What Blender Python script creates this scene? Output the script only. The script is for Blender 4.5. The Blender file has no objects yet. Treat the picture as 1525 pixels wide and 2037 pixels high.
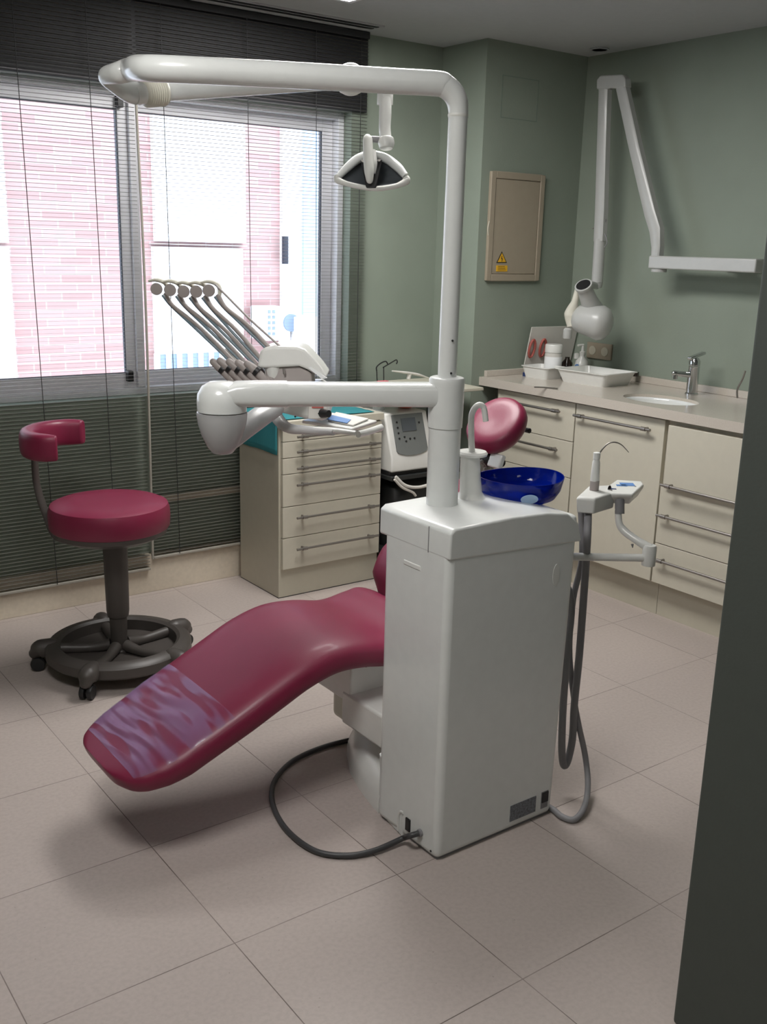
import bpy, math, random
from mathutils import Vector, Matrix
random.seed(7)
S = bpy.context.scene
COL = S.collection

# ------------------------------------------------------------------ camera
FPX, YAW, PITCH, ROLL = 2008.27, math.radians(36.608), math.radians(14.797), math.radians(1.538)
CAM = Vector((0, 0, 1.5))
_f = Vector((math.sin(YAW)*math.cos(PITCH), math.cos(YAW)*math.cos(PITCH), -math.sin(PITCH)))
_r = Vector((math.cos(YAW), -math.sin(YAW), 0)); _u = _r.cross(_f)
RT = _r*math.cos(ROLL) + _u*math.sin(ROLL); UP = RT.cross(_f); FW = _f
cd = bpy.data.cameras.new('camera'); cam = bpy.data.objects.new('camera', cd); COL.objects.link(cam)
cd.sensor_fit = 'VERTICAL'; cd.sensor_height = 24.0; cd.lens = FPX*24.0/2037
cd.clip_start = 0.05; cd.clip_end = 100
m = Matrix.Identity(4)
for i in range(3):
    m[i][0] = RT[i]; m[i][1] = UP[i]; m[i][2] = -FW[i]; m[i][3] = CAM[i]
cam.matrix_world = m
S.camera = cam

# ------------------------------------------------------------------ world, exposure
SKY_STRENGTH = 4.2
LAMP_WINDOW, LAMP_MIDDLE, FILL_DOOR = 22.0, 25.0, 6.0  # the third strength belongs to an added fill light
W = bpy.data.worlds.new('world'); S.world = W; W.use_nodes = True
bg = W.node_tree.nodes['Background']; bg.inputs[0].default_value = (0.80, 0.88, 1.0, 1); bg.inputs[1].default_value = SKY_STRENGTH
S.view_settings.view_transform = 'Standard'
S.view_settings.look = 'None'
S.view_settings.gamma = 1.0
S.view_settings.use_curve_mapping = False
S.view_settings.exposure = 0.0

# ------------------------------------------------------------------ measuring helpers: a sight line met with a real plane or at a real distance
def ray(px, py):
    return RT*((px-762.5)/FPX) + UP*(-(py-1018.5)/FPX) + FW
def onz(px, py, z): d = ray(px, py); return CAM + d*((z-CAM.z)/d.z)
def ony(px, py, y): d = ray(px, py); return CAM + d*((y-CAM.y)/d.y)
def onx(px, py, x): d = ray(px, py); return CAM + d*((x-CAM.x)/d.x)
def pd(px, py, t): return CAM + ray(px, py)*t
V = Vector

# ------------------------------------------------------------------ materials
def lin(c):
    return tuple((x/12.92 if x <= 0.04045 else ((x+0.055)/1.055)**2.4) for x in (v/255 for v in c))
def mat(name, col, rough=0.5, metal=0.0, coat=0.0, noise=0.0, nscale=30.0, bump=0.0, bscale=200.0, spec=0.5, srgb=False, alpha=None):
    mm = bpy.data.materials.new(name); mm.use_nodes = True
    nt = mm.node_tree; b = nt.nodes['Principled BSDF']
    c = lin(col) if srgb else col
    b.inputs['Base Color'].default_value = (*c, 1); b.inputs['Roughness'].default_value = rough
    b.inputs['Metallic'].default_value = metal; b.inputs['Coat Weight'].default_value = coat
    b.inputs['Coat Roughness'].default_value = 0.12
    b.inputs['Specular IOR Level'].default_value = spec
    tc = nt.nodes.new('ShaderNodeTexCoord')
    n = nt.nodes.new('ShaderNodeTexNoise'); n.inputs['Scale'].default_value = nscale; n.inputs['Detail'].default_value = 4
    nt.links.new(tc.outputs['Object'], n.inputs['Vector'])
    k = max(noise, 0.02)
    mr = nt.nodes.new('ShaderNodeMapRange'); mr.inputs['From Min'].default_value = 0.3; mr.inputs['From Max'].default_value = 0.7
    mr.inputs['To Min'].default_value = 1-k; mr.inputs['To Max'].default_value = 1+k
    nt.links.new(n.outputs['Fac'], mr.inputs['Value'])
    vm = nt.nodes.new('ShaderNodeVectorMath'); vm.operation = 'SCALE'; vm.inputs[0].default_value = c
    nt.links.new(mr.outputs[0], vm.inputs['Scale']); nt.links.new(vm.outputs[0], b.inputs['Base Color'])
    if bump > 0:
        n2 = nt.nodes.new('ShaderNodeTexNoise'); n2.inputs['Scale'].default_value = bscale; n2.inputs['Detail'].default_value = 3
        nt.links.new(tc.outputs['Object'], n2.inputs['Vector'])
        bp = nt.nodes.new('ShaderNodeBump'); bp.inputs['Strength'].default_value = bump; bp.inputs['Distance'].default_value = 0.002
        nt.links.new(n2.outputs['Fac'], bp.inputs['Height']); nt.links.new(bp.outputs[0], b.inputs['Normal'])
    return mm

M = {}
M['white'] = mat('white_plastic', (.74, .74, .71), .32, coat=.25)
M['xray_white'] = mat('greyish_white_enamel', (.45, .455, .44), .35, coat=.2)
M['white_cool'] = mat('white_enamel', (.72, .735, .72), .28, coat=.35)
M['cream_plastic'] = mat('ribbed_cream_plastic', (.66, .64, .55), .5)
M['taupe'] = mat('taupe_plastic', (.34, .30, .285), .45)
M['wall_line'] = mat('wall_joint', (.17, .21, .18), .8)
M['hose'] = mat('grey_hose_rubber', (.23, .225, .235), .5)
M['hose_dark'] = mat('dark_cable_rubber', (.05, .05, .052), .45)
M['hose_teal'] = mat('blue_grey_hose', (.16, .22, .26), .45)
M['vinyl'] = mat('burgundy_vinyl', (.18, .008, .040), .45, coat=.08, bump=.15, bscale=500, noise=.05, nscale=8)
M['laminate'] = mat('cream_laminate', (.56, .53, .44), .45, bump=.03, bscale=80)
M['carcass'] = mat('cream_carcass', (.50, .47, .38), .5)
M['worktop'] = mat('cream_stone_worktop', (.55, .50, .44), .22, noise=.06, nscale=250, coat=.3)
M['brushed'] = mat('brushed_steel', (.30, .28, .26), .38, metal=.9)
M['chrome'] = mat('chrome', (.62, .63, .64), .12, metal=1.0)
M['ceramic'] = mat('white_ceramic', (.74, .76, .76), .15, coat=.5)
M['stool_grey'] = mat('dark_taupe_stool_plastic', (.060, .052, .047), .45)
M['black'] = mat('black_rubber', (.012, .012, .013), .45)
M['wall'] = mat('sage_green_wall_paint', (.245, .285, .235), .75, bump=.25, bscale=120, noise=.04, nscale=4)
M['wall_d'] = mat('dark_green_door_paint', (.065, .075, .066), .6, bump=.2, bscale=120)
M['ceil'] = mat('ceiling_paint', (.44, .45, .46), .85)
M['alu'] = mat('pale_aluminium_frame', (.80, .80, .84), .35)
M['gasket'] = mat('dark_window_gasket', (.015, .02, .035), .6)
M['slat'] = mat('grey_olive_slat', (.15, .145, .13), .45)
M['slat_edge'] = mat('blind_rail', (.30, .28, .24), .5)
M['shutter'] = mat('shutter_box_backlit_shade', (.022, .022, .024), .7)  # backlit shade above the window is put into this near-black colour
M['base'] = mat('cream_baseboard_stone', (.60, .53, .43), .45, noise=.05, nscale=60)
M['teal'] = mat('teal_cloth', (.03, .23, .26), .85, bump=.4, bscale=300)
M['panel_door'] = mat('beige_panel_paint', (.34, .29, .22), .5)
M['yellow'] = mat('warning_yellow', (.75, .42, .02), .5)
M['red'] = mat('red_print', (.42, .10, .08), .6)
M['blue_dark'] = mat('navy_plastic', (.01, .03, .12), .4)
M['blue_label'] = mat('blue_label_print', (.10, .22, .48), .5)
M['grey_panel'] = mat('grey_control_panel', (.16, .17, .165), .4)
M['lcd'] = mat('lcd_glass', (.09, .10, .11), .25)
M['dark_cart'] = mat('black_cart_metal', (.02, .022, .022), .45)
M['paper'] = mat('white_paper', (.62, .60, .56), .7)
M['pink'] = mat('pink_sponge', (.60, .16, .18), .8)
M['orange'] = mat('orange_red_plastic', (.55, .07, .02), .4)
M['amber'] = mat('dark_brown_glass', (.02, .012, .008), .15, coat=.5)
M['plate'] = mat('grey_rating_plate', (.14, .15, .17), .4, noise=.5, nscale=160)
M['knuckle'] = mat('knuckle_white', (.70, .70, .66), .4)
M['facade_white'] = mat('white_render', (.86, .87, .88), .8)
M['facade_blue'] = mat('pale_blue_shutter', (.42, .58, .80), .6)
M['facade_glass'] = mat('blue_grey_glass', (.24, .34, .48), .2)
M['ac_grille'] = mat('ac_fan_grille', (.22, .30, .42), .5)
M['pavement'] = mat('pale_pavement', (.55, .55, .55), .8)

def m_transp(name, col, fac, rough=0.05, bump=0.0, tint=(1, 1, 1)):
    mm = bpy.data.materials.new(name); mm.use_nodes = True; nt = mm.node_tree
    for n in list(nt.nodes): nt.nodes.remove(n)
    o = nt.nodes.new('ShaderNodeOutputMaterial'); t = nt.nodes.new('ShaderNodeBsdfTransparent'); t.inputs[0].default_value = (*tint, 1)
    g = nt.nodes.new('ShaderNodeBsdfPrincipled'); g.inputs['Base Color'].default_value = (*col, 1); g.inputs['Roughness'].default_value = rough
    mx = nt.nodes.new('ShaderNodeMixShader')
    lw = nt.nodes.new('ShaderNodeLayerWeight'); lw.inputs[0].default_value = 0.35
    mr = nt.nodes.new('ShaderNodeMapRange'); mr.inputs['To Min'].default_value = fac; mr.inputs['To Max'].default_value = min(1, fac+0.4)
    nt.links.new(lw.outputs['Facing'], mr.inputs[0]); nt.links.new(mr.outputs[0], mx.inputs[0])
    nt.links.new(t.outputs[0], mx.inputs[1]); nt.links.new(g.outputs[0], mx.inputs[2]); nt.links.new(mx.outputs[0], o.inputs[0])
    if bump:
        tc = nt.nodes.new('ShaderNodeTexCoord'); mp = nt.nodes.new('ShaderNodeMapping'); mp.inputs['Scale'].default_value = (16, 3, 16)
        n = nt.nodes.new('ShaderNodeTexNoise'); n.inputs['Scale'].default_value = 1.6; n.inputs['Detail'].default_value = 1.5
        bp = nt.nodes.new('ShaderNodeBump'); bp.inputs['Strength'].default_value = bump; bp.inputs['Distance'].default_value = 0.02
        nt.links.new(tc.outputs['Object'], mp.inputs[0]); nt.links.new(mp.outputs[0], n.inputs['Vector'])
        mp2 = nt.nodes.new('ShaderNodeMapping'); mp2.inputs['Scale'].default_value = (20, 3.2, 8); mp2.inputs['Rotation'].default_value = (0, 0, .25)
        n3 = nt.nodes.new('ShaderNodeTexNoise'); n3.inputs['Scale'].default_value = 1.5; n3.inputs['Detail'].default_value = 1.0
        m3 = nt.nodes.new('ShaderNodeMapRange'); m3.inputs['From Min'].default_value = .40; m3.inputs['From Max'].default_value = .50; m3.inputs['To Min'].default_value = .12
        mu = nt.nodes.new('ShaderNodeMath'); mu.operation = 'MULTIPLY'
        nt.links.new(tc.outputs['Object'], mp2.inputs[0]); nt.links.new(mp2.outputs[0], n3.inputs['Vector']); nt.links.new(n3.outputs['Fac'], m3.inputs[0])
        nt.links.new(m3.outputs[0], mu.inputs[0]); nt.links.new(mr.outputs[0], mu.inputs[1]); nt.links.new(mu.outputs[0], mx.inputs[0])
        nt.links.new(n.outputs['Fac'], bp.inputs['Height']); nt.links.new(bp.outputs[0], g.inputs['Normal'])
    return mm
M['glass'] = m_transp('window_glass', (.6, .7, .8), 0.015, 0.02)
M['film'] = m_transp('clear_plastic_film', (.36, .28, .52), 0.22, 0.13, bump=.25)  # violet colour imitates the window's sheen on the clear film
M['sleeve'] = m_transp('frosted_plastic_sleeve', (.55, .55, .56), 0.55, 0.25)
M['acrylic'] = m_transp('clear_acrylic', (.7, .75, .75), 0.25, 0.1)

def m_blue_glass():
    mm = bpy.data.materials.new('cobalt_blue_glass'); mm.use_nodes = True; nt = mm.node_tree
    for n in list(nt.nodes): nt.nodes.remove(n)
    o = nt.nodes.new('ShaderNodeOutputMaterial'); t = nt.nodes.new('ShaderNodeBsdfTransparent'); t.inputs[0].default_value = (.02, .08, .36, 1)
    g = nt.nodes.new('ShaderNodeBsdfPrincipled'); g.inputs['Base Color'].default_value = (.0, .02, .50, 1); g.inputs['Roughness'].default_value = .08
    g.inputs['Coat Weight'].default_value = .5
    mx = nt.nodes.new('ShaderNodeMixShader'); mx.inputs[0].default_value = .30
    nt.links.new(t.outputs[0], mx.inputs[1]); nt.links.new(g.outputs[0], mx.inputs[2]); nt.links.new(mx.outputs[0], o.inputs[0])
    return mm
M['blue_glass'] = m_blue_glass()

def m_emit(name, col, s):
    mm = bpy.data.materials.new(name); mm.use_nodes = True; b = mm.node_tree.nodes['Principled BSDF']
    b.inputs['Base Color'].default_value = (.8, .8, .8, 1)
    b.inputs['Emission Color'].default_value = (*col, 1); b.inputs['Emission Strength'].default_value = s
    return mm
M['lamp'] = m_emit('lamp_diffuser', (1.0, .98, .95), LAMP_WINDOW)
M['lamp_mid'] = m_emit('lamp_diffuser_middle', (1.0, .98, .95), LAMP_MIDDLE)
M['fill_door'] = m_emit('fill_light_doorway', (1.0, .98, .95), FILL_DOOR)

def m_floor():
    mm = bpy.data.materials.new('beige_stone_tiles'); mm.use_nodes = True; nt = mm.node_tree; b = nt.nodes['Principled BSDF']
    N = nt.nodes.new; L = nt.links.new
    tc = N('ShaderNodeTexCoord'); sp = N('ShaderNodeSeparateXYZ'); L(tc.outputs['Object'], sp.inputs[0])
    def line(out, off, pitch, w):
        a = N('ShaderNodeMath'); a.operation = 'SUBTRACT'; L(out, a.inputs[0]); a.inputs[1].default_value = off - 10*pitch
        d = N('ShaderNodeMath'); d.operation = 'DIVIDE'; L(a.outputs[0], d.inputs[0]); d.inputs[1].default_value = pitch
        f = N('ShaderNodeMath'); f.operation = 'FRACT'; L(d.outputs[0], f.inputs[0])
        s = N('ShaderNodeMath'); s.operation = 'PINGPONG'; L(f.outputs[0], s.inputs[0]); s.inputs[1].default_value = .5
        m2 = N('ShaderNodeMath'); m2.operation = 'MULTIPLY'; L(s.outputs[0], m2.inputs[0]); m2.inputs[1].default_value = pitch
        l = N('ShaderNodeMapRange'); L(m2.outputs[0], l.inputs[0]); l.inputs['From Min'].default_value = w; l.inputs['From Max'].default_value = w*.4
        return l.outputs[0], d.outputs[0]
    lx, ix = line(sp.outputs[0], .897, .449, .0016); ly, iy = line(sp.outputs[1], 1.716, .4445, .0016)
    mxm = N('ShaderNodeMath'); mxm.operation = 'MAXIMUM'; L(lx, mxm.inputs[0]); L(ly, mxm.inputs[1])
    fx = N('ShaderNodeMath'); fx.operation = 'FLOOR'; L(ix, fx.inputs[0]); fy = N('ShaderNodeMath'); fy.operation = 'FLOOR'; L(iy, fy.inputs[0])
    cb = N('ShaderNodeCombineXYZ'); L(fx.outputs[0], cb.inputs[0]); L(fy.outputs[0], cb.inputs[1])
    wn = N('ShaderNodeTexWhiteNoise'); L(cb.outputs[0], wn.inputs[0])
    n1 = N('ShaderNodeTexNoise'); n1.inputs['Scale'].default_value = 90; n1.inputs['Detail'].default_value = 6; L(tc.outputs['Object'], n1.inputs['Vector'])
    n2 = N('ShaderNodeTexNoise'); n2.inputs['Scale'].default_value = 3; L(tc.outputs['Object'], n2.inputs['Vector'])
    r = N('ShaderNodeValToRGB'); L(n1.outputs['Fac'], r.inputs[0])
    r.color_ramp.elements[0].position = .3; r.color_ramp.elements[0].color = (.42, .361, .332, 1)
    r.color_ramp.elements[1].position = .62; r.color_ramp.elements[1].color = (.465, .402, .371, 1)
    vs = N('ShaderNodeMath'); vs.operation = 'MULTIPLY_ADD'; L(wn.outputs['Value'], vs.inputs[0]); vs.inputs[1].default_value = .06; vs.inputs[2].default_value = .97
    sc = N('ShaderNodeVectorMath'); sc.operation = 'SCALE'; L(r.outputs[0], sc.inputs[0]); L(vs.outputs[0], sc.inputs['Scale'])
    vor = N('ShaderNodeTexVoronoi'); vor.inputs['Scale'].default_value = 22; L(tc.outputs['Object'], vor.inputs['Vector'])
    spk = N('ShaderNodeMapRange'); L(vor.outputs['Distance'], spk.inputs[0]); spk.inputs['From Min'].default_value = .05; spk.inputs['From Max'].default_value = .03
    spk.inputs['To Max'].default_value = .45
    m3 = N('ShaderNodeMix'); m3.data_type = 'RGBA'; L(spk.outputs[0], m3.inputs[0]); L(sc.outputs[0], m3.inputs[6]); m3.inputs[7].default_value = (.22, .17, .14, 1)
    lf = N('ShaderNodeMath'); lf.operation = 'MULTIPLY'; L(mxm.outputs[0], lf.inputs[0]); 
    nr = N('ShaderNodeMapRange'); L(n2.outputs['Fac'], nr.inputs[0]); nr.inputs['From Min'].default_value = .35; nr.inputs['From Max'].default_value = .65; nr.inputs['To Min'].default_value = .45; nr.inputs['To Max'].default_value = 1
    L(nr.outputs[0], lf.inputs[1])
    m4 = N('ShaderNodeMix'); m4.data_type = 'RGBA'; L(lf.outputs[0], m4.inputs[0]); L(m3.outputs[2], m4.inputs[6]); m4.inputs[7].default_value = (.09, .062, .05, 1)
    L(m4.outputs[2], b.inputs['Base Color']); b.inputs['Roughness'].default_value = .48
    bp = N('ShaderNodeBump'); bp.inputs['Strength'].default_value = .2; bp.inputs['Distance'].default_value = .001; bp.invert = True
    L(mxm.outputs[0], bp.inputs['Height']); L(bp.outputs[0], b.inputs['Normal'])
    return mm
M['floor'] = m_floor()

def m_brick():
    mm = bpy.data.materials.new('red_brick'); mm.use_nodes = True; nt = mm.node_tree; b = nt.nodes['Principled BSDF']
    N = nt.nodes.new; L = nt.links.new
    tc = N('ShaderNodeTexCoord'); sp = N('ShaderNodeSeparateXYZ'); L(tc.outputs['Object'], sp.inputs[0])
    cb = N('ShaderNodeCombineXYZ'); L(sp.outputs[0], cb.inputs[0]); L(sp.outputs[2], cb.inputs[1])
    br = N('ShaderNodeTexBrick'); L(cb.outputs[0], br.inputs['Vector'])
    br.inputs['Color1'].default_value = (.50, .34, .33, 1); br.inputs['Color2'].default_value = (.45, .28, .275, 1); br.inputs['Mortar'].default_value = (.52, .395, .385, 1)
    br.inputs['Scale'].default_value = 1; br.inputs['Brick Width'].default_value = .25; br.inputs['Row Height'].default_value = .068; br.inputs['Mortar Size'].default_value = .006
    L(br.outputs[0], b.inputs['Base Color']); b.inputs['Roughness'].default_value = .9
    return mm
M['brick'] = m_brick()

# ------------------------------------------------------------------ mesh builder
def catmull(P, k=6):
    P = [V(p) for p in P]
    if len(P) < 3: return P
    out = []
    for i in range(len(P)-1):
        p0 = P[i-1] if i else P[0]*2-P[1]; p1 = P[i]; p2 = P[i+1]; p3 = P[i+2] if i+2 < len(P) else P[-1]*2-P[-2]
        for j in range(k):
            t = j/k
            out.append(.5*((2*p1)+(p2-p0)*t+(2*p0-5*p1+4*p2-p3)*t*t+(3*p1-p0-3*p2+p3)*t**3))
    out.append(P[-1]); return out
def interp(vals, n, k):
    out = []
    for i in range(n-1):
        for j in range(k): out.append(vals[i]+(vals[i+1]-vals[i])*j/k)
    out.append(vals[-1]); return out

class MB:
    def __init__(s): s.v = []; s.f = []
    def add(s, vs, fs):
        o = len(s.v); s.v += [V(p) for p in vs]; s.f += [tuple(o+i for i in f) for f in fs]; return s
    def box(s, x0, x1, y0, y1, z0, z1):
        return s.add([(x0,y0,z0),(x1,y0,z0),(x1,y1,z0),(x0,y1,z0),(x0,y0,z1),(x1,y0,z1),(x1,y1,z1),(x0,y1,z1)],
                     [(0,3,2,1),(4,5,6,7),(0,1,5,4),(1,2,6,5),(2,3,7,6),(3,0,4,7)])
    def obox(s, c, ax, h):
        c = V(c); a = [V(x).normalized()*h[i] for i, x in enumerate(ax)]
        vs = []
        for z in (-1, 1):
            for (x, y) in ((-1,-1),(1,-1),(1,1),(-1,1)): vs.append(c+a[0]*x+a[1]*y+a[2]*z)
        return s.add(vs, [(0,3,2,1),(4,5,6,7),(0,1,5,4),(1,2,6,5),(2,3,7,6),(3,0,4,7)])
    def loft(s, secs, cap=True, closed=False):
        n = len(secs[0]); vs = [p for q in secs for p in q]; fs = []
        R = len(secs)
        for i in range(R if closed else R-1):
            for j in range(n):
                a = i*n+j; b = i*n+(j+1) % n; i2 = (i+1) % R
                fs.append((a, b, i2*n+(j+1) % n, i2*n+j))
        if cap and not closed:
            fs.append(tuple(reversed(range(n)))); fs.append(tuple((R-1)*n+j for j in range(n)))
        return s.add(vs, fs)
    def tube(s, P, r, n=14, k=6, smooth=True, flat=1.0, flatdir=None, roundcap=False):
        rs = r if isinstance(r, (list, tuple)) else [r]*len(P)
        Q = catmull(P, k) if (smooth and len(P) > 2) else [V(p) for p in P]
        if smooth and len(P) > 2: rs = interp(rs, len(P), k)
        if roundcap:
            d0 = (Q[0]-Q[1]).normalized(); d1 = (Q[-1]-Q[-2]).normalized(); pre = []; pr = []
            for a in (80, 60, 35): pre.append(Q[0]+d0*rs[0]*math.sin(math.radians(a))); pr.append(rs[0]*math.cos(math.radians(a)))
            post = []; qr = []
            for a in (35, 60, 80): post.append(Q[-1]+d1*rs[-1]*math.sin(math.radians(a))); qr.append(rs[-1]*math.cos(math.radians(a)))
            Q = pre+Q+post; rs = pr+list(rs)+qr
        T = [(Q[min(i+1, len(Q)-1)]-Q[max(i-1, 0)]).normalized() for i in range(len(Q))]
        u = V(flatdir) if flatdir else (V((0, 0, 1)) if abs(T[0].z) < .9 else V((1, 0, 0)))
        secs = []
        for i, q in enumerate(Q):
            u = (u-T[i]*u.dot(T[i])).normalized(); w = T[i].cross(u)
            secs.append([q+(u*math.cos(2*math.pi*j/n)*flat+w*math.sin(2*math.pi*j/n))*rs[i] for j in range(n)])
        return s.loft(secs)
    def lathe(s, prof, o=(0,0,0), ax=(0,0,1), n=32, sx=1.0, udir=None):
        ax = V(ax).normalized(); u = V(udir) if udir else (V((1,0,0)) if abs(ax.x) < .9 else V((0,1,0)))
        u = (u-ax*u.dot(ax)).normalized(); w = ax.cross(u)
        secs = [[V(o)+ax*h+(u*math.cos(2*math.pi*j/n)*sx+w*math.sin(2*math.pi*j/n))*max(r, 1e-4) for j in range(n)] for r, h in prof]
        return s.loft(secs)
    def prism(s, poly, fn, a, b):
        A = [fn(p, a) for p in poly]; B = [fn(p, b) for p in poly]; return s.loft([A, B])
    def build(s, name, mt, parent=None, bevel=0, seg=3, angle=40, label=None, smooth=True, subsurf=0, solid=0):
        off = parent['_w'] if parent is not None and '_w' in parent else (0, 0, 0)
        off = V(off)
        me = bpy.data.meshes.new(name)
        me.from_pydata([tuple(p-off) for p in s.v], [], s.f); me.validate()
        import bmesh
        bm = bmesh.new(); bm.from_mesh(me); bmesh.ops.remove_doubles(bm, verts=bm.verts, dist=1e-5)
        bmesh.ops.recalc_face_normals(bm, faces=bm.faces); bm.to_mesh(me); bm.free()
        me.materials.append(M[mt] if isinstance(mt, str) else mt)
        if smooth:
            me.polygons.foreach_set('use_smooth', [True]*len(me.polygons))
            me.set_sharp_from_angle(angle=math.radians(angle))
        o = bpy.data.objects.new(name, me); COL.objects.link(o)
        o['_w'] = tuple(off)
        if parent is not None: o.parent = parent
        if solid:
            md = o.modifiers.new('solid', 'SOLIDIFY'); md.thickness = solid; md.offset = 0
        if bevel:
            md = o.modifiers.new('bevel', 'BEVEL'); md.width = bevel; md.segments = seg; md.limit_method = 'ANGLE'; md.angle_limit = math.radians(35)
            md.harden_normals = False
        if subsurf:
            md = o.modifiers.new('sub', 'SUBSURF'); md.levels = subsurf; md.render_levels = subsurf
        if label: o['label'] = label
        return o

def thing(name, label, cat, loc, group=None):
    o = bpy.data.objects.new(name, None); o.empty_display_size = .1; COL.objects.link(o)
    o.location = V(loc); o['_w'] = tuple(V(loc)); o['label'] = label; o['category'] = cat
    if group: o['group'] = group
    return o
def tag(o, label, cat, group=None):
    o['label'] = label; o['category'] = cat
    if group: o['group'] = group
    return o
def struct(o):
    o['kind'] = 'structure'; return o
def bx(*a): return MB().box(*a)
X, Y, Z = V((1,0,0)), V((0,1,0)), V((0,0,1))
CE = 2.406

# ------------------------------------------------------------------ room shell
struct(bx(-1.8, 4.1, -1.7, 4.3, -.1, 0).build('floor', 'floor'))
struct(bx(-1.8, 4.1, -1.7, 4.3, CE, CE+.1).build('ceiling', 'ceil'))
w = MB(); OX0, OX1, OZ0, OZ1 = .25, 2.735, .86, 2.075
w.box(-1.6, OX0, 4.0, 4.2, 0, CE); w.box(OX1, 3.9, 4.0, 4.2, 0, CE); w.box(OX0, OX1, 4.0, 4.2, 0, OZ0); w.box(OX0, OX1, 4.0, 4.2, OZ1, CE)
struct(w.build('wall_back', 'wall', smooth=False))
struct(bx(3.25, 3.9, 3.69, 4.0, 0, CE).build('wall_column', 'wall', smooth=False))
struct(bx(3.9, 4.1, 1.01, 4.2, 0, CE).build('wall_right', 'wall', smooth=False))
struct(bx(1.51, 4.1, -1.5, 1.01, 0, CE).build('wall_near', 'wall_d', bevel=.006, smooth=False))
struct(bx(-1.8, -1.6, -1.5, 4.2, 0, CE).build('wall_left', 'wall', smooth=False))
struct(bx(-1.8, 4.1, -1.7, -1.5, 0, CE).build('wall_front', 'wall', smooth=False))
struct(bx(-1.6, 3.25, 3.972, 4.0, 0, .172).build('baseboard_back', 'base', bevel=.002))
struct(bx(1.70, 3.25, 3.975, 4.0, .395, .425).build('trim_1', 'base', bevel=.004))
struct(bx(OX0-.1, 2.80, 3.975, 4.0, OZ1+.0, CE).build('trim_2', 'shutter', bevel=.002))  # box over the window, its near-black colour holding the backlit shade
struct(bx(3.225, 3.25, 3.69, 4.0, 0, .07).build('baseboard_column', 'base', bevel=.002))
# faint square access hatch above the electrical panel
h = MB(); 
for a in ((3.35, 3.353, 2.085, 2.262), (3.577, 3.58, 2.085, 2.262), (3.35, 3.58, 2.262, 2.265), (3.35, 3.58, 2.082, 2.085)): h.box(a[0], a[1], 3.6885, 3.69, a[2], a[3])
tag(h.build('access_hatch', 'wall_line', smooth=False), 'faint square access hatch in green wall above beige panel', 'hatch')

# ------------------------------------------------------------------ window
def wframe(x0, x1, z0, z1, y0, y1, t, tb=None):
    b = MB(); tb = tb or t
    b.box(x0, x0+t, y0, y1, z0, z1); b.box(x1-t, x1, y0, y1, z0, z1); b.box(x0+t, x1-t, y0, y1, z0, z0+tb); b.box(x0+t, x1-t, y0, y1, z1-t, z1); return b
w1 = thing('window_1', 'wide aluminium sliding window with two panes behind venetian blinds', 'window', (1.5, 4.1, OZ0)); struct(w1)
del w1['category'], w1['label']
wframe(OX0, OX1, OZ0, OZ1, 4.06, 4.16, .03).build('window_frame', 'alu', w1, bevel=.003)
bx(1.70, 1.735, 4.055, 4.15, OZ0+.03, OZ1-.03).build('mullion', 'alu', w1, bevel=.003)
for (a, b_, yy) in ((.29, 1.715, 4.075), (1.69, 2.705, 4.11)):
    s_ = wframe(a, b_, .885, OZ1-.025, yy, yy+.03, .055, .065).build('sash', 'alu', w1, bevel=.003)
    wframe(a+.052, b_-.052, .947, OZ1-.077, yy+.004, yy+.02, .006).build('gasket', 'gasket', s_, smooth=False)
    bx(a+.056, b_-.056, yy+.008, yy+.014, .951, OZ1-.081).build('pane', 'glass', s_, smooth=False)
for (px_, py_) in ((237, 202), (258, 748)):
    p = ony(px_, py_, 4.06); bx(p.x-.012, p.x+.012, 4.045, 4.075, p.z-.022, p.z+.022).build('latch', 'black', w1, bevel=.002)

# ------------------------------------------------------------------ blinds
def blind(x0, x1, zb, zt, cords, label):
    t = thing('venetian_blind', label, 'blind', ((x0+x1)/2, 3.958, zb), 'venetian blinds over the window')
    sl = MB(); p = .0150; z = zb+.022; tilt = math.radians(-5); i = 0
    ca, sa = math.cos(tilt)*.0065, math.sin(tilt)*.0065
    while z < zt-.03:
        wob = .0015*math.sin(i*.7)+.001*random.uniform(-1, 1)
        yy = 3.958
        if zb < .2 and x0 > 1.6 and z < .45: wob += .003*math.sin(z*40)
        zl = z+wob*.6; zr = z-wob*.6
        # room side edge low, window side edge high
        sl.add([(x0, yy-ca, zl-sa), (x1, yy-ca, zr-sa), (x1, yy, zr+.0008), (x0, yy, zl+.0008), (x0, yy+ca, zl+sa), (x1, yy+ca, zr+sa)],
               [(0, 1, 2, 3), (3, 2, 5, 4)])
        z += p; i += 1
    sl.build('slats', 'slat', t, smooth=False)
    bx(x0, x1, 3.949, 3.969, zb, zb+.012).build('bottom_rail', 'slat_edge', t, bevel=.003)
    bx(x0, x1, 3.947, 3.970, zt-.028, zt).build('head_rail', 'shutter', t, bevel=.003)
    for cx, dx in cords:
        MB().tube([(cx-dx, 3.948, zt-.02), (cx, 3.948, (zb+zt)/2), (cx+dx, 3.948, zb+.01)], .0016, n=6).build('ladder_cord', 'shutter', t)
    return t
blind(.30, 1.684, .108, CE-.002, ((.62, .01), (.93, .01), (1.254, .02), (1.516, .014)), 'left venetian blind, wider and hanging lower, behind the burgundy stool')
blind(1.700, 2.790, .154, CE-.002, ((1.81, .011), (2.185, .01), (2.52, .01), (2.75, .005)), 'right venetian blind beside the green wall, behind the dental unit arms')
tag(MB().tube([(1.684, 3.940, 2.04), (1.696, 3.940, 1.2), (1.690, 3.940, .16)], .0055, n=8).build('blind_gap_strip', 'slat_edge'), 'long pale strip standing in for the gap between the two blinds', 'gap strip')  # pale strip added for the light line of the gap between blinds

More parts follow.
